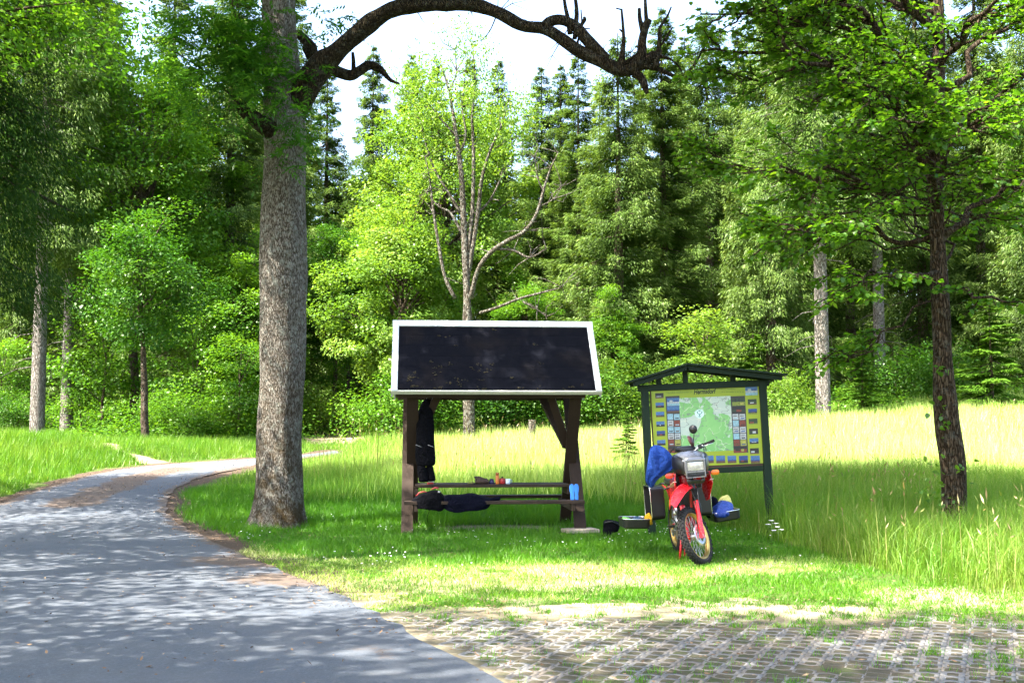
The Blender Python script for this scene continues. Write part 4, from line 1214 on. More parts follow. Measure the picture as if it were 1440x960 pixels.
# ------------------------------------------------------------------ the half dead tree in the middle
YD = 42.0
baseD = Vector(((660 - 720) / F * YD, YD, TZ((660 - 720) / F * YD, YD)))
dead = thing('half_dead_tree', 'half dead pale tree with bare forking limbs and thin leaves behind the shelter', 'tree', baseD)
mb = MB()
LIMB = [[(660, 622, 12), (660, 600, 9.5), (659, 540, 9), (658, 470, 9), (657, 420, 8.5), (655, 370, 8), (652, 310, 7), (650, 260, 6.5), (646, 220, 5.5), (640, 180, 4.5), (632, 130, 3, .5), (620, 90, 1.5, .8)],
        [(656, 400, 6), (664, 350, 5.5), (672, 300, 5), (678, 250, 4, -.3), (690, 210, 3, -.5), (704, 180, 2, -.6), (716, 140, 1, -.6)],
        [(655, 380, 5), (664, 300, 4.5), (666, 220, 4), (664, 160, 3), (668, 110, 2), (664, 60, 1)],
        [(662, 420, 6, -.3), (672, 380, 5.5, -.6), (690, 355, 5.5, -.9), (715, 338, 5, -1.2), (738, 325, 4.5, -1.4), (755, 300, 4, -1.5), (765, 265, 3, -1.5), (775, 235, 2, -1.5), (785, 215, 1, -1.5)],
        [(700, 350, 3.5, -1), (722, 352, 3, -1.1), (745, 362, 2.6, -1.2), (768, 350, 1.6, -1.3)], [(675, 440, 4, -.5), (700, 432, 3.5, -1), (730, 420, 3, -1.2), (760, 412, 2.5, -1.3), (790, 404, 1.2, -1.3)], [(735, 424, 2.2, -1.2), (755, 435, 1.8, -1.2), (768, 445, 1, -1.2)],
        [(648, 300, 4), (630, 270, 3.2), (612, 240, 2.6), (598, 200, 1.8), (592, 170, 1)], [(650, 330, 3.4), (634, 300, 3), (616, 290, 2), (600, 270, 1.2)], [(640, 420, 4.5), (626, 390, 4), (618, 350, 3.5), (610, 300, 3), (604, 250, 2), (598, 220, 1)],
        [(645, 220, 3), (655, 190, 2.4), (650, 150, 1.8), (655, 100, 1)], [(672, 300, 3), (690, 280, 2.4), (705, 250, 1.8), (722, 225, 1)], [(640, 190, 2.4), (622, 170, 1.8), (606, 150, 1.2), (590, 130, .7)], [(690, 212, 2), (712, 200, 1.5), (735, 190, .8)],
        [(765, 270, 1.8, -1.5), (756, 250, 1.4, -1.5), (752, 220, .8, -1.5)], [(760, 290, 1.8, -1.5), (778, 280, 1.3, -1.5), (790, 262, .7, -1.5)], [(632, 130, 1.8, .5), (642, 100, 1.2, .5), (640, 70, .7, .5)]]
g = np.random.default_rng(12)
for i, b_ in enumerate(LIMB):
    p_, r_ = px_pts(b_, YD, baseD)
    r_ = [q * (0.9 if i == 0 and j < 4 else 0.62) for j, q in enumerate(r_)]
    gnarl(p_, r_, 9 if i == 0 else 6, 4, .10, i * 3.0, mb, 1.2)
    for k in range(9 if i else 3):
        j = int(g.integers(1, len(p_))); q = np.array(p_[j]); e = q + unit(g, 1)[0] * [1, .6, 1] * g.uniform(.4, 1.2) + [0, 0, .25]
        m_ = (q + e) / 2 + g.normal(0, .08, 3)
        mb.tube([tuple(q), tuple(m_), tuple(e)], [.022, .014, .006], 4, cap=False)
mb.build('trunk', BARK['dead'], dead)
ch = []
for px, py, sx, sy, n in ((620, 110, 42, 45, 34), (690, 150, 40, 50, 34), (600, 180, 32, 50, 22), (655, 70, 34, 25, 18), (715, 210, 25, 40, 14), (640, 250, 40, 40, 10), (590, 130, 22, 34, 16), (735, 170, 20, 40, 12)):
    for k in range(n):
        c = np.array(P(g.normal(px, sx * .6), g.normal(py, sy * .6), YD + g.normal(0, .8)) - baseD); m = int(g.uniform(30, 90))
        V, Fc = kites(c + g.normal(0, 1, (m, 3)) * [.4, .4, .25], unit(g, m) + [0, 0, -.4], unit(g, m) + [0, 0, .9], g.uniform(.08, .15, m), g.uniform(.05, .08, m))
        ch.append((V, Fc, np.clip(g.normal(.5, .25, m), 0, 1)))
link('crown', leaf_mesh('dead_crown', ch), LEAF['lime'], dead)

# ------------------------------------------------------------------ deep wood and undergrowth (one mass each)
def mesh_arrays(me):
    V = np.empty(len(me.vertices) * 3, np.float32); me.vertices.foreach_get('co', V)
    Fc = np.empty(len(me.polygons) * 4, np.int32); me.loops.foreach_get('vertex_index', Fc)
    r = np.empty(len(me.polygons), np.float32); me.attributes['rnd'].data.foreach_get('value', r)
    return V.reshape(-1, 3), Fc.reshape(-1, 4), r
g = np.random.default_rng(99)
low = [mesh_arrays(spruce_proto(50, 21, 4.2, 0.5, 8, 0.9, power=0.6, fine=1.6)[1]), mesh_arrays(spruce_proto(51, 23, 3.8, 0.5, 8, 0.7, power=0.6, fine=1.6)[1])]
ch = []
for Y, n in ((70, 20), (80, 20), (92, 22), (108, 24)):
    for k in range(n):
        px = -120 + 1700 * (k + g.uniform(.1, .9)) / n
        x = (px - 720) / F * Y; y = Y + g.uniform(-4, 4)
        V, Fc, r = low[k % 2]
        top = {70: 0.66, 80: 0.74, 92: 0.82, 108: 0.92}[Y] * g.uniform(.85, 1.08)
        if px < 430 or px > 1020: top *= 1.5
        a = g.uniform(0, 6.28); ca, sa = math.cos(a), math.sin(a)
        sc = g.uniform(1.0, 1.3)
        W = V * [sc, sc, top]; W = np.stack([W[:, 0] * ca - W[:, 1] * sa, W[:, 0] * sa + W[:, 1] * ca, W[:, 2]], -1) + [x, y, TZ(x, y) - .3]
        ch.append((W, Fc, r))
tag(link('deep_forest', leaf_mesh('deep_forest', ch), LEAF['spruce']), kind='stuff')

ch = []
spots = []
for k in range(900):
    if k < 380:
        px = g.uniform(-60, 440); Y = g.uniform(40, 56)
    else:
        px = g.uniform(430, 1500); Y = g.uniform(46, 60)
    x = (px - 720) / F * Y
    spots.append((px, x, Y))
spots = np.array(spots)
near_road = (seg_dist(spots[:, 1], spots[:, 2], ROAD_L) < 1.6) | (dirt_mask(spots[:, 1], spots[:, 2]) > .4)
for (px, x, Y), nr in zip(spots, near_road):
    if px < 135 and Y < 49: continue
    if nr or (425 < px < 505 and Y < 52) or (px > 1290 and Y < 50): continue
    hh = g.uniform(.3, 1.6) * (1.35 if px < 440 else 1.0); m = int(70 + 70 * hh)
    o = g.normal(0, 1, (m, 3)) * [.7, .7, .35 * hh]; o[:, 2] = np.abs(o[:, 2])
    V, Fc = kites(np.array([x, Y, TZ(x, Y)]) + o, unit(g, m) * [1, 1, .4] + [0, 0, -.2], unit(g, m) * .6 + [0, 0, 1], g.uniform(.10, .2, m), g.uniform(.06, .11, m))
    ch.append((V, Fc, np.clip(g.uniform(0, .5) + g.normal(.2, .18, m), 0, 1)))
tag(link('undergrowth', leaf_mesh('undergrowth', ch), LEAF['mid']), kind='stuff')

# ------------------------------------------------------------------ materials of the built things
WOOD = wood_mat('wood_brown', (0.024, 0.014, 0.008), (0.062, 0.038, 0.023), 0)
WOODZ = wood_mat('wood_post', (0.02, 0.011, 0.006), (0.056, 0.033, 0.02), 2)
GREENW = wood_mat('wood_green', (0.002, 0.013, 0.004), (0.005, 0.024, 0.008), 2, 0.6)
GREENX = wood_mat('wood_green_beam', (0.002, 0.013, 0.004), (0.005, 0.024, 0.008), 0, 0.6)
WHITE = plain('trim_white', (0.66, 0.68, 0.68), 0.55, var=0.07, sc=9)
def felt_mat():
    t = NT('roof_felt')
    v = t.obj()
    n = t.noise(120, 3, 0.7, v); n1 = t.noise(1.6, 5, 0.6, v)
    wv = t.n('ShaderNodeTexWave'); wv.wave_type = 'BANDS'; wv.bands_direction = 'Z'; wv.inputs['Scale'].default_value = 2.6; wv.inputs['Distortion'].default_value = 0.4; wv.inputs['Detail'].default_value = 2
    t.l(v, wv.inputs[0])
    c = t.mix(n, (0.003, 0.0035, 0.006), (0.009, 0.0095, 0.0135))
    c = t.mix(t.math('MULTIPLY', t.ramp(n1, [(0.5, 0.0), (0.7, 1.0)]), 0.5), c, (0.018, 0.0145, 0.0135))
    c = t.mix(t.math('MULTIPLY', t.ramp(wv.outputs[0], [(0.0, 1.0), (0.08, 0.0)]), 0.25), c, (0.006, 0.006, 0.008))
    return t.bsdf(c, 0.93, t.bump(n, 0.5, 0.004), spec=0.03)
def cloth(name, col, rough=0.85, spec=0.05, wr=1.0):
    t = NT(name)
    v = t.obj()
    n = t.noise(9, 3, 0.5, v, 1.5); n2 = t.noise(26, 4, 0.6, v, 0.8); n3 = t.noise(300, 2, 0.5, v)
    c = t.mix(n2, [a * 0.6 for a in col], [min(1, a * 1.5) for a in col])
    h = t.math('ADD', t.math('ADD', n, t.math('MULTIPLY', n2, 0.5)), t.math('MULTIPLY', n3, 0.06))
    return t.bsdf(c, rough, t.bump(h, 0.8 * wr, 0.06), spec=spec)
FELT = felt_mat()
MOSS = plain('moss', (0.035, 0.027, 0.009), 0.95, var=0.4, sc=40, bump=0.6)
BLACKCLOTH = cloth('cloth_black', (0.004, 0.004, 0.0055))
NAVY = cloth('cloth_navy', (0.004, 0.0045, 0.011))
BLUECLOTH = cloth('cloth_blue', (0.006, 0.035, 0.19), 0.7, 0.2)
RED = plain('paint_red', (0.55, 0.008, 0.014), 0.28, coat=0.5, var=0.05)
BLACKP = plain('plastic_black', (0.006, 0.006, 0.0075), 0.35, var=0.15)
RUBBER = plain('rubber', (0.022, 0.021, 0.02), 0.85, spec=0.25, var=0.3, sc=60)
CHROME = plain('chrome', (0.75, 0.75, 0.76), 0.18, 1.0, var=0.05)
ALU = plain('aluminium', (0.5, 0.5, 0.51), 0.38, 1.0, var=0.1)
GOLD = plain('gold_rim', (0.62, 0.40, 0.12), 0.32, 1.0, var=0.06)
SILVERP = plain('paint_silver', (0.20, 0.20, 0.21), 0.3, 0.5, coat=0.3, var=0.05)
DARKMETAL = plain('engine_metal', (0.06, 0.055, 0.05), 0.5, 0.7, var=0.4, sc=18)
ORANGE = plain('indicator_orange', (0.75, 0.16, 0.01), 0.25, coat=0.4, var=0.03)
REDLENS = plain('lens_red', (0.5, 0.05, 0.02), 0.25, coat=0.4, var=0.03)
LENS = plain('headlight_lens', (0.36, 0.36, 0.33), 0.15, 0.3, coat=1.0, var=0.25, sc=45)

# ------------------------------------------------------------------ picnic shelter
SROT = R_(4.6)
sh = thing('picnic_shelter', 'small roofed picnic table with black felt roof, white trim and crossed wooden legs', 'picnic shelter', (-0.33, 18.6, TZ(-0.33, 18.6)), (0, 0, SROT))
HX = 1.32
zc_, sl = 1.07, 0.673
for sx in (-1, 1):
    for k, sg in enumerate((-1, 1)):
        x = sx * HX + (0.036 if sg < 0 else -0.036) * sx
        zt = 2.34
        MB().bar((x, sg * sl * zc_, -0.03), (x, -sg * sl * (zt - zc_), zt), 0.068, 0.185, (1, 0, 0)).build('leg', WOODZ, sh, 0.006)
    MB().bar((sx * (HX - 0.10), -0.86, 0.395), (sx * (HX - 0.10), 0.86, 0.395), 0.06, 0.11).build('cross_bar', WOOD, sh, 0.005)
    MB().bar((sx * (HX - 0.10), -0.36, 0.62), (sx * (HX - 0.10), 0.36, 0.62), 0.06, 0.10).build('cross_bar', WOOD, sh, 0.005)
    MB().bar((sx * 0.90, -0.62, 2.12), (sx * 1.235, -0.10, 1.32), 0.07, 0.12, (1, 0, 0)).build('brace', WOODZ, sh, 0.005)
    MB().bar((sx * 0.90, 0.62, 2.12), (sx * 1.235, 0.10, 1.32), 0.07, 0.12, (1, 0, 0)).build('brace', WOODZ, sh, 0.005)
mb = MB()
for i in range(4):
    mb.box((0, -0.2775 + 0.185 * i, 0.705), (2 * HX - 0.16, 0.175, 0.045))
mb.build('tabletop', WOOD, sh, 0.006)
for sg in (-1, 1):
    mb = MB()
    for i in range(2):
        mb.box((0, sg * (0.66 + 0.145 * i), 0.475), (2 * HX + 0.16, 0.135, 0.05))
    mb.build('bench_seat', WOOD, sh, 0.006)
EY, EZ, RZ = 1.02, 2.17, 3.33
def slope(u):  # u 0 at ridge, 1 at eave
    return (EY * u, RZ + (EZ - RZ) * u)
for sg in (-1, 1):
    nrm = Vector((0, sg * (RZ - EZ), EY)).normalized()
    def pt(x, u, h):
        y, z = slope(u); return Vector((x, sg * y, z)) + nrm * h
    def slab(mb, x0, x1, u0, u1, h0, h1):
        vs = [pt(x, u, h) for x in (x0, x1) for u in (u0, u1) for h in (h0, h1)]
        return mb.add(vs, [(0, 1, 3, 2), (4, 6, 7, 5), (0, 4, 5, 1), (2, 3, 7, 6), (0, 2, 6, 4), (1, 5, 7, 3)])
    X0, X1 = -1.60, 1.64
    rf = slab(MB(), X0 + 0.02, X1 - 0.02, 0.0, 0.985, 0.002, 0.026)
    # felt laid in overlapping courses
    for k in range(6):
        u0, u1 = 0.03 + k * 0.155, 0.03 + (k + 1) * 0.155 + 0.012
        vs = [pt(X0 + 0.05, u0, 0.0312), pt(X1 - 0.05, u0, 0.0312), pt(X1 - 0.05, min(u1, .975), 0.033), pt(X0 + 0.05, min(u1, .975), 0.033), pt(X0 + 0.05, min(u1, .975), 0.026), pt(X1 - 0.05, min(u1, .975), 0.026)]
        rf.add(vs, [(0, 1, 2, 3), (3, 2, 5, 4)])
    ro = rf.build('roof', FELT, sh)
    bd = MB()
    for k in range(7):
        u0 = 0.02 + k * 0.138
        slab(bd, X0 + 0.03, X1 - 0.03, u0, u0 + 0.132, -0.024, -0.001)
    bd.build('roof_boards', WOOD, sh)
    for xr in (-1.25, -0.45, 0.45, 1.25):
        slab(MB(), xr - 0.035, xr + 0.035, 0.02, 0.93, -0.125, -0.026).build('rafter', WOODZ, sh)
    slab(MB(), X0 - 0.012, X0 + 0.085, 0.0, 1.0, 0.035, 0.05).build('verge_trim', WHITE, ro, 0.004)
    slab(MB(), X1 - 0.085, X1 + 0.012, 0.0, 1.0, 0.035, 0.05).build('verge_trim', WHITE, ro, 0.004)
    slab(MB(), X0 - 0.012, X0 + 0.012, 0.0, 1.0, -0.10, 0.033).build('verge_board', WHITE, ro)
    slab(MB(), X1 - 0.012, X1 + 0.012, 0.0, 1.0, -0.10, 0.033).build('verge_board', WHITE, ro)
    slab(MB(), X0 - 0.014, X1 + 0.014, 0.987, 1.006, -0.035, 0.034).build('eave_trim', plain('trim_grass_bounce', (0.60, 0.58, 0.47), 0.6), ro, 0.003)  # light bounced off the grass put into the white trim's colour
    slab(MB(), X0 - 0.018, X1 + 0.018, -0.01, 0.075, 0.0345, 0.054).build('ridge_trim', WHITE, ro, 0.004)
    MB().bar((X0 + 0.06, sg * 0.80, 2.155), (X1 - 0.22, sg * 0.80, 2.155), 0.09, 0.12).build('eave_beam', WOOD, sh, 0.005)
    if sg < 0:
        g = random.Random(3); ms = MB()
        for k in range(46):
            u = 0.985 - abs(g.gauss(0, 0.16)) if k < 34 else g.uniform(0.05, .9); x = g.uniform(X0 + 0.15, X1 - 0.15) if k % 2 else g.uniform(X0 + .15, 0)
            if u > 0.97: u = 0.955
            c = pt(x, u, 0.03); r = g.uniform(0.008, 0.02)
            for q in range(g.randint(2, 5)):
                cc = c + Vector((g.gauss(0, 0.03), 0, 0)) + (pt(x, u + .01, 0.03) - c) * g.gauss(0, 1.0)
                ms.lathe([(0.0, -r * .3), (r, 0), (r * .8, r * .4), (0, r * .6)], cc, None, 7)
        ms.build('moss', MOSS, ro)['kind'] = 'stuff'
    # triangular boards closing the gables
    vs = [(sx_ * 1.36, 0, 0) for sx_ in (1,)]
for sx in (-1, 1):
    MB().bar((sx * 1.30, -0.86, 2.28), (sx * 1.30, 0.86, 2.28), 0.05, 0.12).build('tie_beam', WOODZ, sh, 0.005)
MB().box((HX + 0.02, -0.76, 0.03), (0.52, 0.34, 0.06), Matrix.Rotation(0.25, 3, 'Z')).build('foot_slab', plain('slab_grey', (0.30, 0.25, 0.19), 0.9, sc=12, var=0.25), sh, 0.01)
MB().box((HX - 0.02, 0.76, 0.0), (0.4, 0.3, 0.05)).build('foot_slab', plain('slab_grey2', (0.30, 0.27, 0.23), 0.9, sc=12, var=0.25), sh, 0.01)

M_SH = Matrix.Translation((-0.33, 18.6, TZ(-0.33, 18.6))) @ Matrix.Rotation(SROT, 4, 'Z')
def on_table(px, ly, z=0.7285):
    """world point on the table at photo column px, local depth ly"""
    lx = 0.0
    for _ in range(12):
        p = M_SH @ Vector((lx, ly, z)); lx += (px - (720 + p.x / p.y * F * 1.0)) * p.y / F
    p = M_SH @ Vector((lx, ly, z)); return p
TAB = 'things laid out on the picnic table'

def loaf():
    p = on_table(678, -0.15)
    t = thing('paper_bag', 'crumpled dark brown bag lying on the picnic table beside the orange bottle', 'bag', p, (0, 0, SROT), TAB)
    rs = []
    for i, (x, h, w_) in enumerate(((-.11, .04, .03), (-.10, .105, .06), (-.06, .12, .075), (-.01, .105, .08), (.04, .085, .075), (.08, .085, .07), (.105, .065, .05), (.112, .03, .02))):
        rs.append([Vector((x + .006 * math.sin(a * 3 + i), math.cos(a) * w_ * (1 + .15 * math.sin(3 * a + i)), max(.001, h * .5 + math.sin(a) * h * .56))) for a in [2 * math.pi * k / 14 for k in range(14)]])
    MB().loft(rs).build('bag_body', plain('bag_brown', (0.06, 0.035, 0.025), 0.8, bump=0.5, var=0.3), t)
    MB().loft([ring((-.10, 0, .09), .022, .03, 9, wob=.4), ring((-.105, 0, .115), .03, .035, 9, wob=.4, seed=2), ring((-.09, 0, .125), .012, .015, 9)]).build('bag_neck', plain('bag_dark', (0.03, 0.018, 0.014), 0.8), t)
loaf()
p = on_table(699.5, -0.2)
t = thing('orange_bottle', 'tall slim orange bottle standing on the picnic table', 'bottle', p, group=TAB)
MB().lathe([(.029, 0), (.030, .01), (.030, .135), (.026, .142)]).build('bottle_body', plain('bottle_orange', (0.62, 0.17, 0.02), 0.35), t)
MB().lathe([(.0275, .142), (.0275, .178), (.024, .183), (0, .183)]).build('cap', plain('cap_orange', (0.36, 0.09, 0.02), 0.4), t)
p = on_table(706.5, -0.16)
t = thing('red_pot', 'small red lidded pot between the orange bottle and the white mug', 'pot', p, group=TAB)
MB().lathe([(.045, 0), (.053, .012), (.054, .075), (.052, .08)]).build('pot_body', plain('pot_red', (0.42, 0.03, 0.03), 0.35), t)
l_ = MB().lathe([(.054, .081), (.048, .09), (.012, .095), (0, .095)]).build('lid', plain('lid_red', (0.30, 0.03, 0.025), 0.4), t)
MB().lathe([(.006, .095), (.016, .104), (.014, .116), (0, .119)]).build('knob', BLACKP, l_)
p = on_table(714.3, -0.2)
t = thing('white_mug', 'white and pale blue mug at the end of the row on the picnic table', 'mug', p, group=TAB)
MB().lathe([(.03, 0), (.036, .008), (.04, .082), (.037, .082), (.033, .01), (0, .01)]).build('mug_body', plain('mug_white', (0.62, 0.72, 0.80), 0.3), t)
MB().tube([(.038, 0, .066), (.06, 0, .062), (.066, 0, .043), (.056, 0, .024), (.036, 0, .02)], .005, 8).build('handle', plain('mug_blue', (0.05, 0.12, 0.35), 0.3), t)
p = on_table(691.5, -0.12)
t = thing('dark_jar', 'low dark blue jar between the brown bag and the orange bottle', 'jar', p, group=TAB)
MB().lathe([(.034, 0), (.04, .008), (.04, .055), (.03, .062)]).build('jar_body', plain('jar_blue', (0.03, 0.03, 0.10), 0.25), t)
MB().lathe([(.033, .062), (.035, .066), (.035, .08), (0, .082)]).build('lid', plain('jar_lid', (0.02, 0.02, 0.03), 0.4), t)
p = on_table(662, -0.18)
t = thing('olive_wrapper', 'flat crumpled olive green wrapper lying on the table before the brown bag', 'wrapper', p, group=TAB)
rs = []
for i, (x, h, w_) in enumerate(((-.055, .01, .01), (-.045, .04, .03), (-.01, .028, .045), (.02, .03, .04), (.04, .045, .03), (.052, .012, .01))):
    rs.append([Vector((x, math.cos(a) * w_, max(.001, h * .5 + math.sin(a) * h * .5 * (1 + .3 * math.sin(2 * a + i))))) for a in [2 * math.pi * k / 10 for k in range(10)]])
MB().loft(rs).build('wrapper_body', plain('wrapper_olive', (0.16, 0.15, 0.04), 0.5, var=0.4, sc=50), t)
p = on_table(606, -0.2)
t = thing('folding_knife', 'red and silver folded pocket tool lying at the foot of the hanging clothes', 'tool', p, (0, 0, 0.1), TAB)
MB().box((0, 0, .016), (.10, .032, .03)).build('handle', plain('tool_red', (0.35, 0.03, 0.03), 0.4), t, .006)
MB().box((.006, 0, .0375), (.11, .026, .012)).build('blade', ALU, t, .002)
MB().bar((.052, 0, .012), (.085, 0, .022), .02, .012).build('clip', BLACKP, t, .002)

# blue shoe soles leaning against the crossed legs, standing on the bench
for i, (px, lab) in enumerate(((804, 'bright blue shoe sole standing on the bench, the inner one beside the table end'), (810.5, 'bright blue shoe sole standing on the bench, the outer one at the bench end'))):
    p = on_table(px, -0.70, 0.5025)
    t = thing('shoe_sole', lab, 'shoe sole', p, (R_(-14), 0, SROT), 'pair of blue soles on the bench')
    prof = [(-.030, 0), (-.034, .03), (-.030, .08), (-.034, .13), (-.040, .18), (-.036, .225), (-.018, .25), (.008, .253), (.030, .235), (.038, .19), (.033, .14), (.024, .09), (.027, .04), (.024, 0), (0, -.001)]
    if i == 0: prof = [(-a, b) for a, b in prof][::-1]
    MB().prism(prof, -.008, .012, lambda a, b, h: Vector((a, h, b))).build('sole', plain('sole_blue', (0.02, 0.17, 0.55), 0.5, var=0.06), t, .004)

# dark clothes on the bench
def heap(name, label, cat, pts, mat, group=None, seed=0, extra=None):
    """pts: (px, top py, bottom py, half depth) along the bench front"""
    c0 = on_table(pts[0][0], -0.72, 0.5025)
    t = thing(name, label, cat, c0, group=group)
    rs = []
    for i, (px, a, b, w_) in enumerate(pts):
        q = on_table(px, -0.72, 0.5025)
        zt = EYE - (a - 600) / F * q.y; zb = EYE - (b - 600) / F * (q.y - .12)
        r = []
        for k in range(22):
            an = 2 * math.pi * k / 22
            ca, sa_ = math.cos(an), math.sin(an)
            y = ca * w_; z = (zt + zb) / 2 + sa_ * (zt - zb) / 2
            if ca > -0.35: z = max(z, 0.505 + 0.004 * sa_)       # lies on the seat, hangs over its front edge
            else: y = -w_ + 0.03 * abs(sa_)
            v = Vector((q.x - c0.x, q.y + y - c0.y + .02, z - c0.z))
            nn = mnoise.noise(Vector((q.x * 9 + seed, an * 1.5, z * 9))) * .022 + mnoise.noise(Vector((q.x * 26 + seed, an * 3, z * 20))) * .008
            v += Vector((nn * .4, ca * nn - (.0 if ca > -.35 else abs(nn)), sa_ * nn if ca <= -.35 or sa_ > 0.2 else 0))
            r.append(v)
        rs.append(r)
    o = MB().loft(rs).build('garment', mat, t, subsurf=1)
    return t, c0
t, c0 = heap('dark_rucksack', 'dark rucksack with red piping heaped at the post end of the bench', 'rucksack',
     [(579, 703, 706, .05), (583, 699, 713, .14), (589, 694, 716, .18), (596, 692, 715, .2), (604, 690, 717, .2), (612, 687, 718, .2), (619, 688, 721, .19), (624, 695, 720, .17), (628, 700, 714, .1), (630, 704, 709, .04)], BLACKCLOTH, None, 3)
for pl in ([(585, 697), (590, 692.5), (595, 691), (600, 691.5)], [(606, 688), (612, 685.5), (617, 686.5)]):
    MB().tube([P(a, b, 17.72) - c0 for a, b in pl], [.008, .014, .013, .007][:len(pl)], 7).build('piping', plain('piping_red', (0.30, 0.03, 0.03), 0.6), t)
MB().tube([P(605, 714, 17.62) - c0, P(603, 720, 17.62) - c0, P(600.5, 727, 17.64) - c0, P(601.5, 735, 17.66) - c0], [.012, .009, .011, .008], 6, flat=.4).build('strap', BLACKCLOTH, t)
MB().tube([P(616, 691, 17.6) - c0, P(619, 691.5, 17.6) - c0], [.012, .012], 7).build('buckle', plain('buckle_grey', (0.55, 0.5, 0.5), 0.4), t)
heap('dark_jacket', 'dark navy jacket spread over the bench with one sleeve stretched out', 'jacket',
     [(622, 700, 712, .1), (628, 693, 718, .17), (636, 693, 721, .19), (644, 694, 722, .2), (652, 693, 720.5, .2), (659, 692, 718, .2), (668, 693, 719.5, .2), (676, 695, 718, .19), (684, 697, 716.5, .18), (688, 699, 714, .15), (692, 699, 706, .07), (697, 697.5, 705, .06), (702, 696, 703, .05), (704, 698, 701, .03)], NAVY, None, 8)

# dark clothes hanging at the post
cj = M_SH @ Vector((-1.12, -0.46, 0))
hang = thing('hanging_suit', 'black riding trousers hanging from the roof beam beside the wooden post', 'trousers', (cj.x, cj.y, 0))
def hp(px, py): q = P(px, py, cj.y); return q.x - cj.x, q.z
rs = []
for px0, px1, py in ((597, 604, 560), (593, 607, 566), (588.5, 608, 576), (586.5, 608, 590), (586, 608.5, 605), (585.5, 608.5, 620), (585, 608.5, 632), (584, 609.5, 642), (585, 610, 650), (586, 609, 656)):
    xa, z = hp(px0, py); xb, _ = hp(px1, py)
    rs.append(ring(((xa + xb) / 2 + .01, 0, z), (xb - xa) / 2 * 1.14, .095, 22, wob=.16, seed=py * .1))
MB().loft(rs).build('garment', BLACKCLOTH, hang, subsurf=1)
for (rows, yy) in ((((586, 599, 653), (586.5, 600, 660), (588, 602, 668), (588.5, 603, 675), (589, 603, 678)), -.02), (((598, 609, 653), (599, 609.5, 660), (600, 611.5, 668), (600, 613, 674), (601, 612, 677)), .03)):
    rs = []
    for px0, px1, py in rows:
        xa, z = hp(px0, py); xb, _ = hp(px1, py)
        rs.append(ring(((xa + xb) / 2, yy, z), (xb - xa) / 2, .07, 18, wob=.14, seed=py))
    MB().loft(rs).build('trouser_leg', BLACKCLOTH, hang, subsurf=1)
xa, z = hp(600, 559)
MB().tube([(xa, 0, z - .03), (xa, 0, z + .06), (xa + .02, .0, z + .09)], .006, 6).build('hanger_loop', ALU, hang)
for px in (589, 606):
    xa, z = hp(px - 4, 625); xb, z2 = hp(px + 4, 628)
    MB().tube([(xa, -.088, z), (xb, -.09, z2)], .004, 5).build('reflective_tab', plain('reflective', (0.35, 0.35, 0.35), 0.4), hang)

# black lumpy thing in the grass
pb = G(856, 757)
t = thing('black_bag', 'small black bag slumped on a narrow base in the grass between shelter and motorcycle', 'bag', (pb.x, pb.y, TZ(pb.x, pb.y)))
def bp(px, py): q = P(px, py, pb.y); return q.x - pb.x, q.z - TZ(pb.x, pb.y)
rs = []
for px0, px1, py in ((849, 863, 759), (848, 862.5, 755), (848, 861, 750), (847.5, 862, 748.5), (847.5, 869, 747), (848, 870.5, 742), (848.5, 871.5, 736), (848, 871, 733), (850, 862, 731), (853, 858, 730.6)):
    xa, z = bp(px0, py); xb, _ = bp(px1, py)
    rs.append(ring(((xa + xb) / 2, 0, z), (xb - xa) / 2, .085, 20, wob=.12, seed=py, p=2.6))
MB().loft(rs).build('bag_body', BLACKCLOTH, t)
xa, z = bp(849, 734); xb, z2 = bp(871, 737)
MB().tube([(xa, -.08, z), ((xa + xb) / 2, -.095, z + .02), (xb, -.075, z2)], .012, 6).build('rim', BLACKP, t)
xa, z = bp(846, 752)
MB().tube([(xa + .06, -.06, z + .02), (xa, -.07, z), (xa - .015, -.05, z - .03)], [.012, .01, .006], 6).build('strap', BLACKCLOTH, t)

# ------------------------------------------------------------------ map board
BX, BY = 3.04, 17.5
bd = thing('map_board', 'dark green wooden notice board with gabled roof and a yellow bordered map of Hermsdorf', 'notice board', (BX, BY, TZ(BX, BY)), (0, R_(-2.5), 0))
for sx in (-1, 1):
    MB().box((sx * 0.905, 0, 1.13), (0.115, 0.11, 2.38)).build('post', GREENW, bd, 0.008)
MB().box((0, -0.002, 2.285), (2.02, 0.10, 0.10)).build('top_beam', GREENX, bd, 0.006)
MB().box((0, -0.002, 0.985), (1.69, 0.09, 0.085)).build('bottom_beam', GREENX, bd, 0.006)
RX, RZT, EZT = -0.27, 2.60, 2.37
for x, z in ((RX, None), (0.46, None), (-0.68, None)):
    zt = RZT - .05 if x == RX else (RZT + (EZT - RZT) * abs((x - RX) / ((1.22 if x > RX else 1.17 - .27 + .0) + (RX if x < RX else -RX) * 0 + (.27 if x > RX else 0))) - .04)
    MB().box((x, 0, (2.336 + zt) / 2), (0.075, 0.08, max(.02, zt - 2.336))).build('king_post', GREENW, bd, .004)
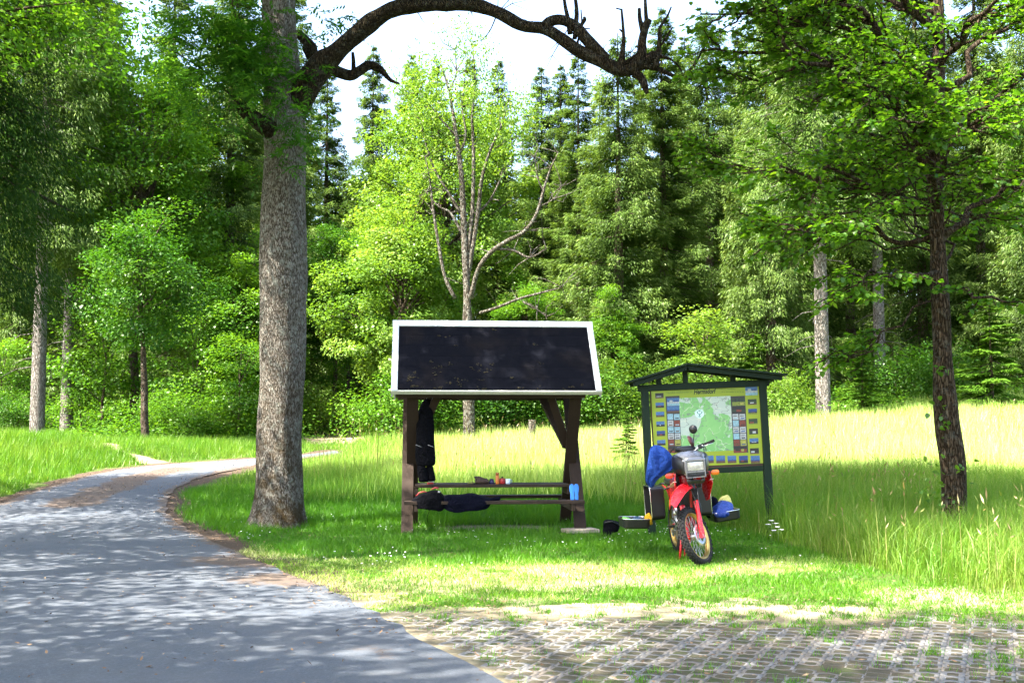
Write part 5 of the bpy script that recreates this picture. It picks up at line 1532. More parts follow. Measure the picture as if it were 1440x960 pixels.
for x1 in (-1.17, 1.22):
    mb = MB()
    d = Vector((x1 - RX, 0, EZT - RZT)); L = d.length; d.normalize()
    n = Vector((-d.z, 0, d.x)) * (1 if d.x > 0 else -1)
    for k in range(4):
        y0 = -0.36 + 0.18 * k
        vs = [Vector((RX, yy, RZT)) + d * a + n * h for a in (0.0, L) for yy in (y0, y0 + .176) for h in (-0.004 * (k % 2), 0.028)]
        mb.add(vs, [(0, 1, 3, 2), (4, 6, 7, 5), (0, 4, 5, 1), (2, 3, 7, 6), (0, 2, 6, 4), (1, 5, 7, 3)])
    mb.build('roof', GREENX, bd)
    for y0 in (-0.26, 0.26):
        mb = MB()
        vs = [Vector((RX, yy, RZT)) + d * a + n * h for a in (0.0, L - .06) for yy in (y0 - .025, y0 + .025) for h in (-0.075, -0.006)]
        mb.add(vs, [(0, 1, 3, 2), (4, 6, 7, 5), (0, 4, 5, 1), (2, 3, 7, 6), (0, 2, 6, 4), (1, 5, 7, 3)])
        mb.build('rafter', GREENX, bd)
KP = 0.001937
def loc(x, y):
    x0, y0 = x - 585, y - 515
    return ((x0 - .0436 * y0) * KP + .02, 1.645 - (y0 + .0436 * x0) * KP)
pan_m = plain('panel_lime', (0.27, 0.345, 0.016), 0.45, var=0.03)
MB().box((.02, .012, 1.645), (1.69, .03, 1.235)).build('backing_board', plain('board_brown', (0.07, 0.035, 0.02), 0.7), bd)
panel = MB().box((.02, -.0125, 1.65), (1.655, .014, 1.175)).build('panel', pan_m, bd)
def rect(x0, y0, x1, y1, h, name, mats, parent, cells=None):
    a, zt = loc((x0 + x1) / 2, y0); _, zb = loc((x0 + x1) / 2, y1)
    xl, _ = loc(x0, (y0 + y1) / 2); xr, _ = loc(x1, (y0 + y1) / 2)
    mb = MB()
    if cells is None:
        mb.add([(xl, h, zb), (xr, h, zb), (xr, h, zt), (xl, h, zt)], [(0, 1, 2, 3)])
    else:
        for (u0, v0, u1, v1, mi) in cells:
            lx = lambda u: xl + (xr - xl) * u
            lz = lambda v: zb + (zt - zb) * v
            mb.add([(lx(u0), h, lz(v0)), (lx(u1), h, lz(v0)), (lx(u1), h, lz(v1)), (lx(u0), h, lz(v1))], [(0, 1, 2, 3)], mi)
    return mb.build(name, mats, parent)
PRINT = [plain('print_%s' % n, c, 0.4, var=0.35, sc=60) for n, c in (('sky', (0.05, 0.13, 0.30)), ('forest', (0.02, 0.04, 0.025)), ('brown', (0.10, 0.055, 0.03)), ('white', (0.36, 0.385, 0.40)), ('dark', (0.015, 0.015, 0.018)), ('meadow', (0.16, 0.2, 0.03)), ('navy', (0.02, 0.05, 0.2)), ('cyan', (0.22, 0.38, 0.46)), ('red', (0.17, 0.035, 0.02)), ('olive', (0.3, 0.3, 0.06)))]
pr = random.Random(8)
def photo(x0, y0, x1, y1, kind=None):
    h = -.0205
    r = pr.random
    if kind == 'sea': cells = [(0, .45, 1, 1, 0), (0, .3, 1, .45, 6), (0, 0, 1, .3, 2)]
    elif kind == 'blue': cells = [(0, .5, 1, 1, 0), (0, .28, 1, .5, 3), (0, 0, 1, .28, 7), (.2, .5, .45, .72, 3), (.55, .5, .9, .66, 6)]
    elif kind == 'red': cells = [(0, .6, 1, 1, 4), (0, 0, 1, .6, 8), (.15, .3, .5, .55, 4), (.6, .2, .8, .6, 9)]
    elif kind == 'field': cells = [(0, .5, 1, 1, 1), (0, 0, 1, .5, 5), (.2, .5, .3, .9, 4), (.5, .5, .58, .95, 4), (.62, .1, .9, .4, 9)]
    else:
        a = .35 + .3 * r(); b = .15 + .15 * r(); u = .1 + .3 * r(); v = .5 + .3 * r()
        cells = [(0, a, 1, 1, pr.choice([4, 6, 1, 0])), (0, b, u, a, 1), (u, b, v, a, pr.choice([3, 2, 8])), (v, b, 1, a, pr.choice([4, 1])), (0, 0, 1, b, pr.choice([5, 4, 2])), ]
        cells = [cells[0], (0, b, u, a, cells[1][4]), (u, b, v, a, cells[2][4]), (v, b, 1, a, cells[3][4]), cells[4]]
    # stack overlapping cells a hair apart
    base = [c for c in cells if (c[0], c[2]) == (0, 1) or kind not in ('sea', 'blue', 'red', 'field')]
    o = rect(x0, y0, x1, y1, h, 'photo', PRINT, panel, base)
    top = [c for c in cells if c not in base]
    if top:
        o2 = rect(x0, y0, x1, y1, h - .0012, 'photo', PRINT, panel, top)
        me = o.data; bm = bmesh.new(); bm.from_mesh(me); bm.from_mesh(o2.data); bm.to_mesh(me); bm.free()
        bpy.data.objects.remove(o2)
for y in (245, 320, 393, 468, 543, 615, 690): photo(178 + (y - 245) * .03, y, 244 + (y - 245) * .03, y + 42)
for y in (293, 369, 447, 525, 601, 679): photo(910 + (y - 293) * .03, y, 980 + (y - 293) * .03, y + 45)
photo(892, 190, 988, 262, 'blue')
for i, (x0, x1) in enumerate(((290, 350), (380, 440), (470, 530), (562, 634), (654, 724), (744, 812), (834, 904), (926, 998))): photo(x0, 738, x1, 797, 'sea' if i in (3, 4, 5, 7) else None)
colb = plain('print_column', (0.03, 0.028, 0.03), 0.4)
for x0, x1, kinds in ((268, 371, ('blue', 'red')), (783, 890, ('field', 'red'))):
    rect(x0, 268, x1 + 8, 716, -.0201, 'photo_column', colb, panel)
    photo(x0 + 3, 284, x1 - 3, 345, kinds[0]); photo(x0 + 3, 347, x1 - 3, 402, 'sea' if x0 < 500 else 'sky')
    for r_ in range(5):
        for c_ in range(2):
            w_ = (x1 - x0) / 2; xa = x0 + 5 + r_ * 1.6 + c_ * w_; ya = 410 + r_ * 51
            m_ = pr.choice([3, 3, 3, 7]) if (r_, c_) not in ((1, 1), (4, 0), (4, 1)) else {(1, 1): 8, (4, 0): 8, (4, 1): 9}[(r_, c_)]
            o = rect(xa, ya, xa + w_ - 7, ya + 46, -.0205, 'notice', PRINT, panel, [(0, 0, 1, .16, m_), (0, .16, .2, .34, m_), (.2, .16, .85, .34, pr.choice([4, 7, 6, 2])), (.85, .16, 1, .34, m_), (0, .34, 1, .6, m_), (0, .6, .12, .7, m_), (.12, .6, .8, .7, 4 if m_ == 3 else m_), (.8, .6, 1, .7, m_), (0, .7, 1, 1, m_)])
    photo(x0 + 8, 668, x1 + 5, 714, 'red')
def map_mat():
    t = NT('map_print')
    v = t.obj()
    n = t.noise(2.3, 5, 0.55, v, 0.6); n2 = t.noise(3.1, 3, 0.5, t.obj((1, 1, 1.7)), 0.4)
    c = t.ramp(n, [(0.46, (0.42, 0.50, 0.44)), (0.475, (0.17, 0.42, 0.13)), (0.6, (0.22, 0.47, 0.16))])
    ln = t.math('ABSOLUTE', t.math('SUBTRACT', n2, 0.5))
    c = t.mix(t.ramp(ln, [(0.006, 0.75), (0.012, 0.0)]), c, (0.16, 0.18, 0.17))
    ln2 = t.math('ABSOLUTE', t.math('SUBTRACT', t.noise(5, 2, 0.5, v), 0.47))
    c = t.mix(t.ramp(ln2, [(0.005, 0.6), (0.01, 0.0)]), c, (0.6, 0.62, 0.5))
    return t.bsdf(c, 0.4)
mp = rect(374, 276, 783, 706, -.0205, 'map', map_mat(), panel)
def disc(x, y, r, h, name, mat, parent, sq=1.0, n=28):
    a, z = loc(x, y); r *= KP
    MB().add([(a + math.cos(2 * math.pi * k / n) * r, h, z + math.sin(2 * math.pi * k / n) * r * sq) for k in range(n)], [tuple(range(n))]).build(name, mat, parent)
disc(527, 408, 36, -.0217, 'map_emblem', plain('emblem_pale', (0.55, 0.75, 0.70), .4), mp)
EM = MB(); tealm = plain('emblem_teal', (0.01, 0.12, 0.13), .4)
for s1 in (-1, 1):
    pts = [(527 + s1 * 20 * (1 - t_) - s1 * 0, 390 + 34 * t_ + 6 * math.sin(t_ * 6)) for t_ in np.linspace(0, 1, 9)]
    for (xa, ya), (xb, yb) in zip(pts[:-1], pts[1:]):
        a, z = loc(xa, ya); b_, z2 = loc(xb, yb)
        EM.add([(a - .006, -.0225 - .0004 * s1, z), (a + .006, -.0225 - .0004 * s1, z), (b_ + .006, -.0225 - .0004 * s1, z2), (b_ - .006, -.0225 - .0004 * s1, z2)], [(0, 1, 2, 3)])
for yy in (384, 430):
    a, z = loc(527, yy); EM.add([(a - .03, -.0225, z), (a, -.0225, z + .009), (a + .03, -.0225, z), (a, -.0225, z - .009)], [(0, 1, 2, 3)])
EM.build('map_symbol', tealm, mp)
disc(574, 196, 31, -.0212, 'crest', plain('crest_dark', (0.035, 0.03, 0.02), .4, var=.5, sc=50), panel, .72)
disc(574, 196, 24, -.0222, 'crest', plain('crest_brown', (0.09, 0.045, 0.02), .4, var=.6, sc=80), panel, .66)
disc(574, 206, 11, -.0232, 'crest', plain('crest_red', (0.16, 0.02, 0.015), .4, var=.5, sc=80), panel, .9)
def text(s_, x0, x1, ybase, name, col, shear=0.0, offs=0.0, parent=None, hmax=None):
    cu = bpy.data.curves.new(name, 'FONT'); cu.body = s_; cu.size = 1.0; cu.shear = shear; cu.offset = offs; cu.fill_mode = 'FRONT'
    o = bpy.data.objects.new(name, cu); COL.objects.link(o)
    bpy.context.view_layer.update()
    me = bpy.data.meshes.new_from_object(o.evaluated_get(bpy.context.evaluated_depsgraph_get()))
    bpy.data.objects.remove(o); bpy.data.curves.remove(cu)
    co = np.empty(len(me.vertices) * 3, np.float32); me.vertices.foreach_get('co', co); co = co.reshape(-1, 3)
    a, z = loc(x0, ybase); b_, _ = loc(x1, ybase)
    k = (b_ - a) / (co[:, 0].max() - co[:, 0].min())
    hk = k if hmax is None else hmax * KP / (co[:, 1].max() - co[:, 1].min())
    out = np.stack([a + (co[:, 0] - co[:, 0].min()) * k, np.full(len(co), -.0212), z + co[:, 1] * hk], -1).astype(np.float32)
    me.vertices.foreach_set('co', out.ravel()); me.update()
    me.materials.clear()
    return link(name, me, plain('ink_' + name, col, .5, var=.02), parent)
text('Hermsdorf', 484, 662, 254, 'title_lettering', (0.003, 0.012, 0.005), 0.25, 0.03, panel, 40)
text('Herzlich Willkommen in', 268, 470, 252, 'greeting_lettering', (0.10, 0.17, 0.02), 0.2, 0.0, panel, 17)
# two lines too small to read: broken dark strokes, no letters
for k, (x0, x1, y) in enumerate(((672, 815, 218), (705, 878, 240))):
    mb = MB(); q = random.Random(k); x = x0
    while x < x1:
        w_ = q.uniform(3, 9); hh_ = q.uniform(4, 8)
        a, z = loc(x, y); mb.add([(a, -.0212, z), (a + w_ * KP, -.0212, z), (a + w_ * KP, -.0212, z + hh_ * KP), (a, -.0212, z + hh_ * KP)], [(0, 1, 2, 3)]); x += w_ + q.choice([1.5, 1.5, 2, 6])
    mb.build('small_lettering', plain('ink_small', (0.14, 0.2, 0.02), .5), panel)

# tree stumps and flowers in the meadow
def stump(px, py, Y, r, h, lab, mat):
    x = (px - 720) / F * Y
    t = thing('tree_stump', lab, 'stump', (x, Y, TZ(x, Y)))
    gnarl([Vector((0, 0, -.1)), Vector((0, 0, h * .4)), Vector((0.01, 0, h * .8)), Vector((0.015, 0, h))], [r * 1.25, r * 1.05, r, r * .97], 14, 3, .1, px).build('stump_wood', mat, t)
stump(748, 606, 40, .13, .85, 'grey weathered stump post standing in the meadow behind the shelter table', BARK['dead'])
stump(1221, 598, 44, .28, .28, 'low pale cut stump at the meadow edge below the whitish trunk', BARK['dead'])
stump(1205, 598, 45, .2, .22, 'smaller darker cut stump beside the low pale stump', BARK['brown'])

def umbel(px, py, h, lab):
    p = G(px, py)
    t = thing('umbel_flower', lab, 'flower', (p.x, p.y, TZ(p.x, p.y)), group='white umbel flowers in the grass')
    q = random.Random(px); st = MB(); fl_ = MB()
    top = Vector((q.uniform(-.03, .03), 0, h)); st.tube([(0, 0, 0), (0.01, 0, h * .5), top], [.006, .005, .004], 5)
    for (ox, oz) in ((0, 0), (.06, -.04), (-.055, -.05)):
        hub = top + Vector((ox, q.uniform(-.04, .04), oz))
        st.tube([Vector((0.01, 0, h * .62)), hub], .003, 4)
        for k in range(14):
            a = q.uniform(0, 6.28); r = .036 * math.sqrt(q.random()); c = hub + Vector((r * math.cos(a), r * math.sin(a), .012 + q.uniform(0, .006)))
            st.tube([hub - Vector((0, 0, .012)), c], .0012, 3, cap=False)
            fl_.lathe([(0, -.003), (.008, 0), (.006, .004), (0, .005)], c, None, 6)
    st.build('stem', plain('stem_green', (0.09, 0.17, 0.03), .7), t); fl_.build('blossom', plain('blossom_white', (.75, .75, .70), .8), t)
umbel(1085, 763, .30, 'white umbel flower at the foot of the board post')
umbel(1094, 764, .22, 'small white umbel flower just outside the board post')

# ------------------------------------------------------------------ motorcycle (front towards the camera: local -y)
MX, MY = 2.27, 14.55
LEAN = R_(-4.5)
TURN = R_(4.0)
bike = thing('motorcycle', 'red and silver touring enduro motorcycle with open black side cases parked before the map board', 'motorcycle', (MX, MY, TZ(MX, MY)), (0, LEAN, TURN))
AX = Vector((0, -.75, .36))
FD = Vector((0, .42, .9075)).normalized()
STEER = R_(-40)
STC = Vector((0, -.30, 1.0))
ST = Matrix.Translation(STC) @ Matrix.Rotation(STEER, 4, FD) @ Matrix.Translation(-STC)
RY = Matrix.Rotation(math.pi / 2, 3, 'Y')

def wheel(name, ax, r, wd, xf, disc_side=1, disc_r=.135):
    def fin(mb): return mb.xform(xf) if xf is not None else mb
    hub = MB()
    hub.lathe([(0, -.055), (.03, -.055), (.03, -.035), (.045, -.03), (.03, -.02), (.03, .02), (.045, .03), (.03, .035), (.03, .055), (0, .055)], ax, RY, 18)
    for k in range(36):
        a = 2 * math.pi * k / 36; b = a + (.45 if k % 2 else -.45) * (1 if k % 4 < 2 else -1); s = .03 if k % 2 else -.03
        hub.tube([ax + Vector((s, math.cos(b) * .04, math.sin(b) * .04)), ax + Vector((s * .25, math.cos(a) * (r - .095), math.sin(a) * (r - .095)))], .0022, 4, cap=False)
    w_ = fin(hub).build(name, ALU, bike)
    ti = MB()
    rt = r - .012
    cs = r - .055
    prof = [(cs + .043 * math.cos(a) * (1 if math.cos(a) > 0 else .7), wd * .5 * math.sin(a)) for a in [2 * math.pi * k / 14 for k in range(14)]]
    ti.lathe(prof, ax, RY, 56, close=True)
    for k in range(40):
        for row, (x, ln) in enumerate(((-.36, .022), (-.13, .026), (.13, .026), (.36, .022))):
            a = 2 * math.pi * (k + (.5 if row % 2 else 0)) / 40
            rr = r - .006 - abs(x) ** 2 * .10
            c = ax + Vector((x * wd, math.cos(a) * rr, math.sin(a) * rr))
            m = Matrix.Rotation(a, 3, 'X') @ Matrix.Rotation(x * 1.5, 3, 'Z')
            ti.box(c, (wd * .19, .018, ln), m)
    fin(ti).build('tyre', RUBBER, w_)
    rm = MB().lathe([(r - .088, -wd * .36), (r - .082, -wd * .40), (r - .074, -wd * .36), (r - .094, -wd * .22), (r - .102, 0), (r - .094, wd * .22), (r - .074, wd * .36), (r - .082, wd * .40), (r - .088, wd * .36), (r - .104, wd * .2), (r - .112, 0), (r - .104, -wd * .2)], ax, RY, 48, close=True)
    fin(rm).build('rim', GOLD, w_)
    x = disc_side * .066
    dk = MB().lathe([(.075, -.0025), (disc_r, -.0025), (disc_r, .0025), (.075, .0025)], ax + Vector((x, 0, 0)), RY, 40, close=True)
    for k in range(6):
        a = k * math.pi / 3
        dk.bar(ax + Vector((x * .8, math.cos(a) * .03, math.sin(a) * .03)), ax + Vector((x, math.cos(a + .35) * .082, math.sin(a + .35) * .082)), .014, .005)
    for k in range(18):
        a = k * math.pi / 9 + .1
        for q in (.09, .115): dk.lathe([(.005, -.0032), (.005, .0032)], ax + Vector((x, math.cos(a + q * 3) * q, math.sin(a + q * 3) * q)), RY, 6)
    fin(dk).build('brake_disc', ALU, w_)
    return w_
wheel('front_wheel', AX, .36, .092, ST)
wheel('rear_wheel', Vector((0, .70, .325)), .325, .125, None, -1, .11)

for sx in (-1, 1):
    o_ = Vector((sx * .098, 0, 0))
    sl_ = MB()
    sl_.tube([AX + o_ - FD * .035, AX + o_ + FD * .02, AX + o_ + FD * .10, AX + o_ + FD * .40, AX + o_ + FD * .42], [.026, .034, .030, .033, .036], 16)
    sl_.box(AX + o_ + Vector((sx * .004, -.03, -.02)), (.045, .06, .045), Matrix.Rotation(-.43, 3, 'X'))
    sl_.xform(ST).build('fork_slider', RED, bike)
    MB().tube([AX + o_ + FD * .41, AX + o_ + FD * .95], .0225, 14).xform(ST).build('fork_tube', BLACKP, bike)
cp = MB().box(AX + Vector((.075, .085, .10)), (.05, .05, .10), Matrix.Rotation(-.5, 3, 'X')); cp.tube([AX + Vector((.085, .09, .15)), AX + Vector((.11, .14, .4)), AX + Vector((.07, .22, .75))], .006, 6)
cp.xform(ST).build('brake_caliper', DARKMETAL, bike)
yk = MB().box(STC + FD * .0 + Vector((0, -.045, -.10)), (.26, .05, .035), Matrix.Rotation(-.43, 3, 'X')); yk.box(STC + FD * .14 + Vector((0, -.045, 0)), (.26, .05, .03), Matrix.Rotation(-.43, 3, 'X'))
yk.xform(ST).build('fork_yoke', DARKMETAL, bike)

# high front mudguard
rows = []
for i in range(15):
    t_ = i / 14
    y = -.36 - .70 * t_; z = .935 - .02 * t_ + .045 * math.sin(t_ * math.pi) - .12 * t_ ** 2.4
    hw = (.085 + .035 * math.sin(min(1, t_ * 1.25) * math.pi)) * (1 - .55 * max(0, t_ - .8) / .2)
    row = []
    for k in range(13):
        u = -1 + k / 6
        row.append(Vector((u * hw, y, z + .018 * (1 - u * u) - .065 * abs(u) ** 3.2 * (1 - .4 * t_) + (.012 if abs(u) < .3 else 0))))
    rows.append(row)
MB().sheet(rows).xform(ST).build('front_mudguard', RED, bike, solid=.006, subsurf=1)

# tank, shrouds, side panels, seat
def rr(c, rx, rz, n=20, p=2.8):
    return [Vector((c[0] + math.copysign(abs(math.cos(a)) ** (2 / p), math.cos(a)) * rx, c[1], c[2] + math.copysign(abs(math.sin(a)) ** (2 / p), math.sin(a)) * rz)) for a in [2 * math.pi * k / n for k in range(n)]]
MB().loft([rr((0, -.34, 1.00), .07, .07), rr((0, -.30, 1.00), .16, .12), rr((0, -.18, 1.01), .185, .145), rr((0, 0, 1.0), .18, .14), rr((0, .14, .96), .13, .10), rr((0, .22, .93), .08, .06)]).build('fuel_tank', RED, bike, subsurf=1)
for sx in (-1, 1):
    pts = [(-.47, 1.10), (-.30, 1.09), (-.10, .98), (-.06, .86), (-.22, .72), (-.36, .74), (-.50, .95)]
    mb = MB()
    vs = []
    for h in (0, .012):
        for (y, z) in pts:
            vs.append(Vector((sx * (.185 + .045 * (1 - abs(z - .95) / .3) * (1 if y < -.2 else .4) + h), y, z)))
    n = len(pts)
    mb.add(vs, [tuple(range(n)), tuple(range(2 * n - 1, n - 1, -1))] + [(k, (k + 1) % n, n + (k + 1) % n, n + k) for k in range(n)])
    so = mb.build('tank_shroud', RED, bike, .005)
    st_ = MB(); st_.bar((sx * .232, -.49, 1.0), (sx * .242, -.22, .92), .004, .045, (1, 0, 0)); st_.build('shroud_stripe', plain('stripe_white', (.7, .68, .62), .35), so)
    sp = MB(); sp.prism([(.05, .88), (.42, .90), (.40, .72), (.14, .66)], .12, .145, lambda a, b, h: Vector((sx * h, a, b))); sp.build('side_panel', RED, bike, .01)
MB().loft([rr((0, .18, .93), .11, .05), rr((0, .26, .94), .13, .055), rr((0, .5, .92), .14, .055), rr((0, .8, .94), .12, .05), rr((0, .9, .94), .08, .03)]).build('seat', BLACKP, bike, subsurf=1)

# headlight fairing with its lamp
FZ = 1.20
fr = [rr((0, -.66, FZ - .03), .110, .105, 24, 5), rr((0, -.655, FZ - .03), .125, .12, 24, 4.5), rr((0, -.60, FZ - .02), .155, .135, 24, 3.4), rr((0, -.52, FZ), .195, .15, 24, 3), rr((0, -.42, FZ + .015), .225, .155, 24, 2.8), rr((0, -.33, FZ + .03), .215, .13, 24, 2.8), rr((0, -.30, FZ + .03), .19, .10, 24, 2.8)]
fa = MB().loft(fr).build('headlight_fairing', SILVERP, bike, subsurf=1)
for sx in (-1, 1):
    rows = []
    for k in range(6):
        rg = []
        for (y, rx, zc, rz) in ((-.645, .130, FZ - .03, .12), (-.60, .157, FZ - .02, .135), (-.52, .197, FZ, .15), (-.42, .227, FZ + .015, .155), (-.335, .217, FZ + .03, .13)):
            a = -1.25 + 1.95 * k / 5
            rg.append(Vector((sx * (math.copysign(abs(math.cos(a)) ** .68, math.cos(a)) * rx + .004), y, zc + math.copysign(abs(math.sin(a)) ** .68, math.sin(a)) * rz)))
        rows.append(rg)
    MB().sheet(rows).build('fairing_side', BLACKP, fa, solid=.003)
bz = MB()
for (x0, x1, z0, z1) in ((-.122, .122, FZ + .04, FZ + .062), (-.122, .122, FZ - .095, FZ - .08), (-.122, -.104, FZ - .08, FZ + .04), (.104, .122, FZ - .08, FZ + .04), (-.122, .122, FZ - .16, FZ - .15), (-.122, -.108, FZ - .15, FZ - .095), (.108, .122, FZ - .15, FZ - .095)):
    bz.box(((x0 + x1) / 2, -.667, (z0 + z1) / 2), (x1 - x0, .02, z1 - z0))
bz.build('headlight_surround', SILVERP, fa, .003)
MB().box((0, -.655, FZ - .02), (.212, .03, .122)).build('headlight_bowl', BLACKP, fa, .004)
hl = MB(); rows = []
for i in range(13):
    rows.append([Vector((-.098 + .196 * k / 24, -.673 - .006 * math.sin(math.pi * i / 12) * math.sin(math.pi * k / 24) + .0012 * (k % 2), FZ - .072 + .104 * i / 12)) for k in range(25)])
hl.sheet(rows).build('headlight', LENS, fa)
vt = MB()
for k in range(3): vt.box((0, -.662, FZ - .107 - .016 * k), (.21, .02, .009))
vt.build('vent_grille', BLACKP, fa)
MB().loft([rr((-.02, -.36, FZ + .17), .06, .02), rr((-.02, -.34, FZ + .18), .135, .04), rr((-.02, -.26, FZ + .18), .135, .045), rr((-.02, -.22, FZ + .17), .10, .03)]).build('instrument_cluster', BLACKP, bike, subsurf=1)
# indicators
for sx, m in ((-1, REDLENS), (1, ORANGE)):
    q = MB(); q.tube([(sx * .14, -.42, FZ - .13), (sx * .26, -.44, FZ - .125)], .012, 8)
    to = q.build('turn_signal', BLACKP, bike)
    MB().loft([rr((sx * .285, -.475, FZ - .125), .045, .028), rr((sx * .285, -.47, FZ - .125), .052, .033), rr((sx * .285, -.43, FZ - .125), .048, .03), rr((sx * .285, -.40, FZ - .125), .02, .015)]).build('lens', m, to)

# handlebar
hb = MB().tube([(-.44, -.20, 1.345), (-.26, -.255, 1.335), (-.12, -.29, 1.285), (.12, -.29, 1.285), (.26, -.255, 1.335), (.44, -.20, 1.345)], .0115, 10)
hb.tube([(-.19, -.27, 1.315), (.19, -.27, 1.315)], .008, 8)
hbo = hb.xform(ST).build('handlebar', ALU, bike)
for sx in (-1, 1):
    MB().tube([(sx * .31, -.238, 1.340), (sx * .455, -.195, 1.347)], .018, 12).xform(ST).build('grip', RUBBER, hbo)
    MB().box((sx * .275, -.25, 1.34), (.05, .045, .045)).xform(ST).build('control_box', BLACKP, hbo, .006)
    MB().tube([(sx * .27, -.285, 1.335), (sx * .36, -.31, 1.328), (sx * .47, -.275, 1.322)], [.008, .006, .006], 8, flat=.6).xform(ST).build('lever', CHROME, hbo)
# mirrors: one seen from behind, one edge on
mo = MB().tube([(.20, -.265, 1.34), (.215, -.30, 1.40), (.27, -.32, 1.47), (.285, -.30, 1.52)], .006, 8).xform(ST).build('mirror', BLACKP, bike)
MB().lathe([(0, -.030), (.025, -.026), (.045, -.014), (.055, 0), (.055, .006), (0, .007)], (.285, -.29, 1.565), Matrix.Rotation(R_(-90), 3, 'X') @ Matrix.Rotation(R_(0), 3, 'Y'), 26).xform(ST).build('mirror_shell', BLACKP, mo)
mo = MB().tube([(.10, -.28, 1.31), (.085, -.30, 1.37), (.07, -.30, 1.41)], .006, 8).build('mirror', BLACKP, bike)
mt = Matrix.Rotation(R_(-24), 3, 'Y') @ Matrix.Rotation(R_(66), 3, 'Z') @ Matrix.Rotation(R_(-90), 3, 'X')
sq = MB().lathe([(0, -.028), (.03, -.034), (.058, -.02), (.076, 0), (.076, .010), (0, .012)], (.055, -.30, 1.475), mt, 26)
sq.build('mirror_shell', plain('mirror_maroon', (.07, .02, .02), .3), mo)

# engine, frame, exhaust, stand
en = MB(); en.box((0, -.02, .47), (.26, .34, .22)); en.lathe([(.09, -.15), (.10, -.14), (.10, .14), (.09, .15)], (0, .06, .46), RY, 24)
eo = en.build('engine', DARKMETAL, bike, .015)
cy = MB()
for k in range(9): cy.box((0, -.11 + .012 * k - .03, .60 + .022 * k), (.20 - .01 * (k > 6), .19, .011), Matrix.Rotation(.12, 3, 'X'))
cy.box((0, -.10, .70), (.13, .13, .22)); cy.box((0, -.07, .83), (.17, .17, .06))
cy.build('cylinder', DARKMETAL, eo, .003)
MB().lathe([(.07, 0), (.085, .01), (.08, .03), (.03, .04), (0, .04)], (-.13, .02, .46), Matrix.Rotation(-math.pi / 2, 3, 'Y'), 22).build('engine_cover', ALU, eo)
MB().lathe([(.07, 0), (.085, .01), (.08, .03), (.03, .04), (0, .04)], (.13, .02, .46), RY, 22).build('engine_cover', DARKMETAL, eo)
fm = MB()
fm.tube([(0, -.33, 1.02), (0, -.27, .80), (0, -.24, .55), (-.06, -.16, .34), (-.08, .25, .34), (-.10, .30, .60), (-.10, .20, .86)], .017, 10)
fm.tube([(0, -.24, .55), (.06, -.16, .34), (.08, .25, .34), (.10, .30, .60), (.10, .20, .86)], .017, 10)
fm.tube([(0, -.33, .98), (0, 0, .93), (0, .2, .86)], .02, 10)
for sx in (-1, 1):
    fm.tube([(sx * .10, .2, .86), (sx * .12, .6, .85), (sx * .11, .9, .88)], .012, 8)
    fm.tube([(sx * .09, .28, .42), (sx * .10, .70, .33)], .02, 8)
    fm.tube([(sx * .10, .3, .6), (sx * .12, .6, .85)], .012, 8)
fm.build('frame', plain('frame_red', (.40, .012, .014), .4), bike)
MB().box((0, -.05, .30), (.22, .36, .03), Matrix.Rotation(-.12, 3, 'X')).build('skid_plate', BLACKP, bike, .01)
ex = MB(); ex.tube([(.03, -.19, .78), (.07, -.30, .70), (.10, -.28, .50), (.13, -.10, .38), (.15, .25, .42), (.17, .45, .52)], .019, 10); ex.build('exhaust_pipe', DARKMETAL, bike)
MB().tube([(.175, .42, .51), (.18, .55, .56), (.185, .95, .66)], [.03, .05, .048], 14).build('muffler', BLACKP, bike)
sd = MB(); sd.tube([(-.10, -.02, .36), (-.13, -.08, .22), (-.185, -.16, .02)], [.02, .016, .015], 8); sd.bar((-.22, -.19, .008), (-.15, -.14, .008), .05, .012)
sd.tube([(-.04, .05, .33), (-.06, .02, .15), (-.085, .0, .03)], .015, 8)
sd.build('side_stand', plain('stand_red', (.45, .012, .016), .4), bike)
for sx in (-1, 1):
    fp = MB().tube([(sx * .13, .12, .40), (sx * .23, .11, .40)], .014, 8); fp.bar((sx * .16, .11, .416), (sx * .25, .105, .416), .045, .01); fp.build('foot_peg', DARKMETAL, bike)
    lv = MB().tube([(sx * .15, .10, .40), (sx * .17, -.06, .37), (sx * .2, -.10, .37)], .008, 6); lv.build('pedal', ALU, bike)
cb = MB()
for k, (x, z, y) in enumerate(((-.16, .62, -.1), (-.15, .72, -.05), (-.17, .54, .02), (.13, .66, -.1), (-.12, .78, -.15))):
    cb.tube([(x, y - .12, z - .1), (x * 1.15, y, z), (x * .9, y + .1, z + .16), (x * .5, y - .1, z + .35)], .007, 6)
cb.build('cable', BLACKP, bike)
pk = MB(); pk.box((-.155, .02, .70), (.05, .12, .10)); pk.lathe([(.03, 0), (.035, .01), (.035, .08), (.02, .09)], (-.17, -.06, .56), Matrix.Rotation(.3, 3, 'Y'), 14)
pk.build('carburettor', ALU, bike, .008)

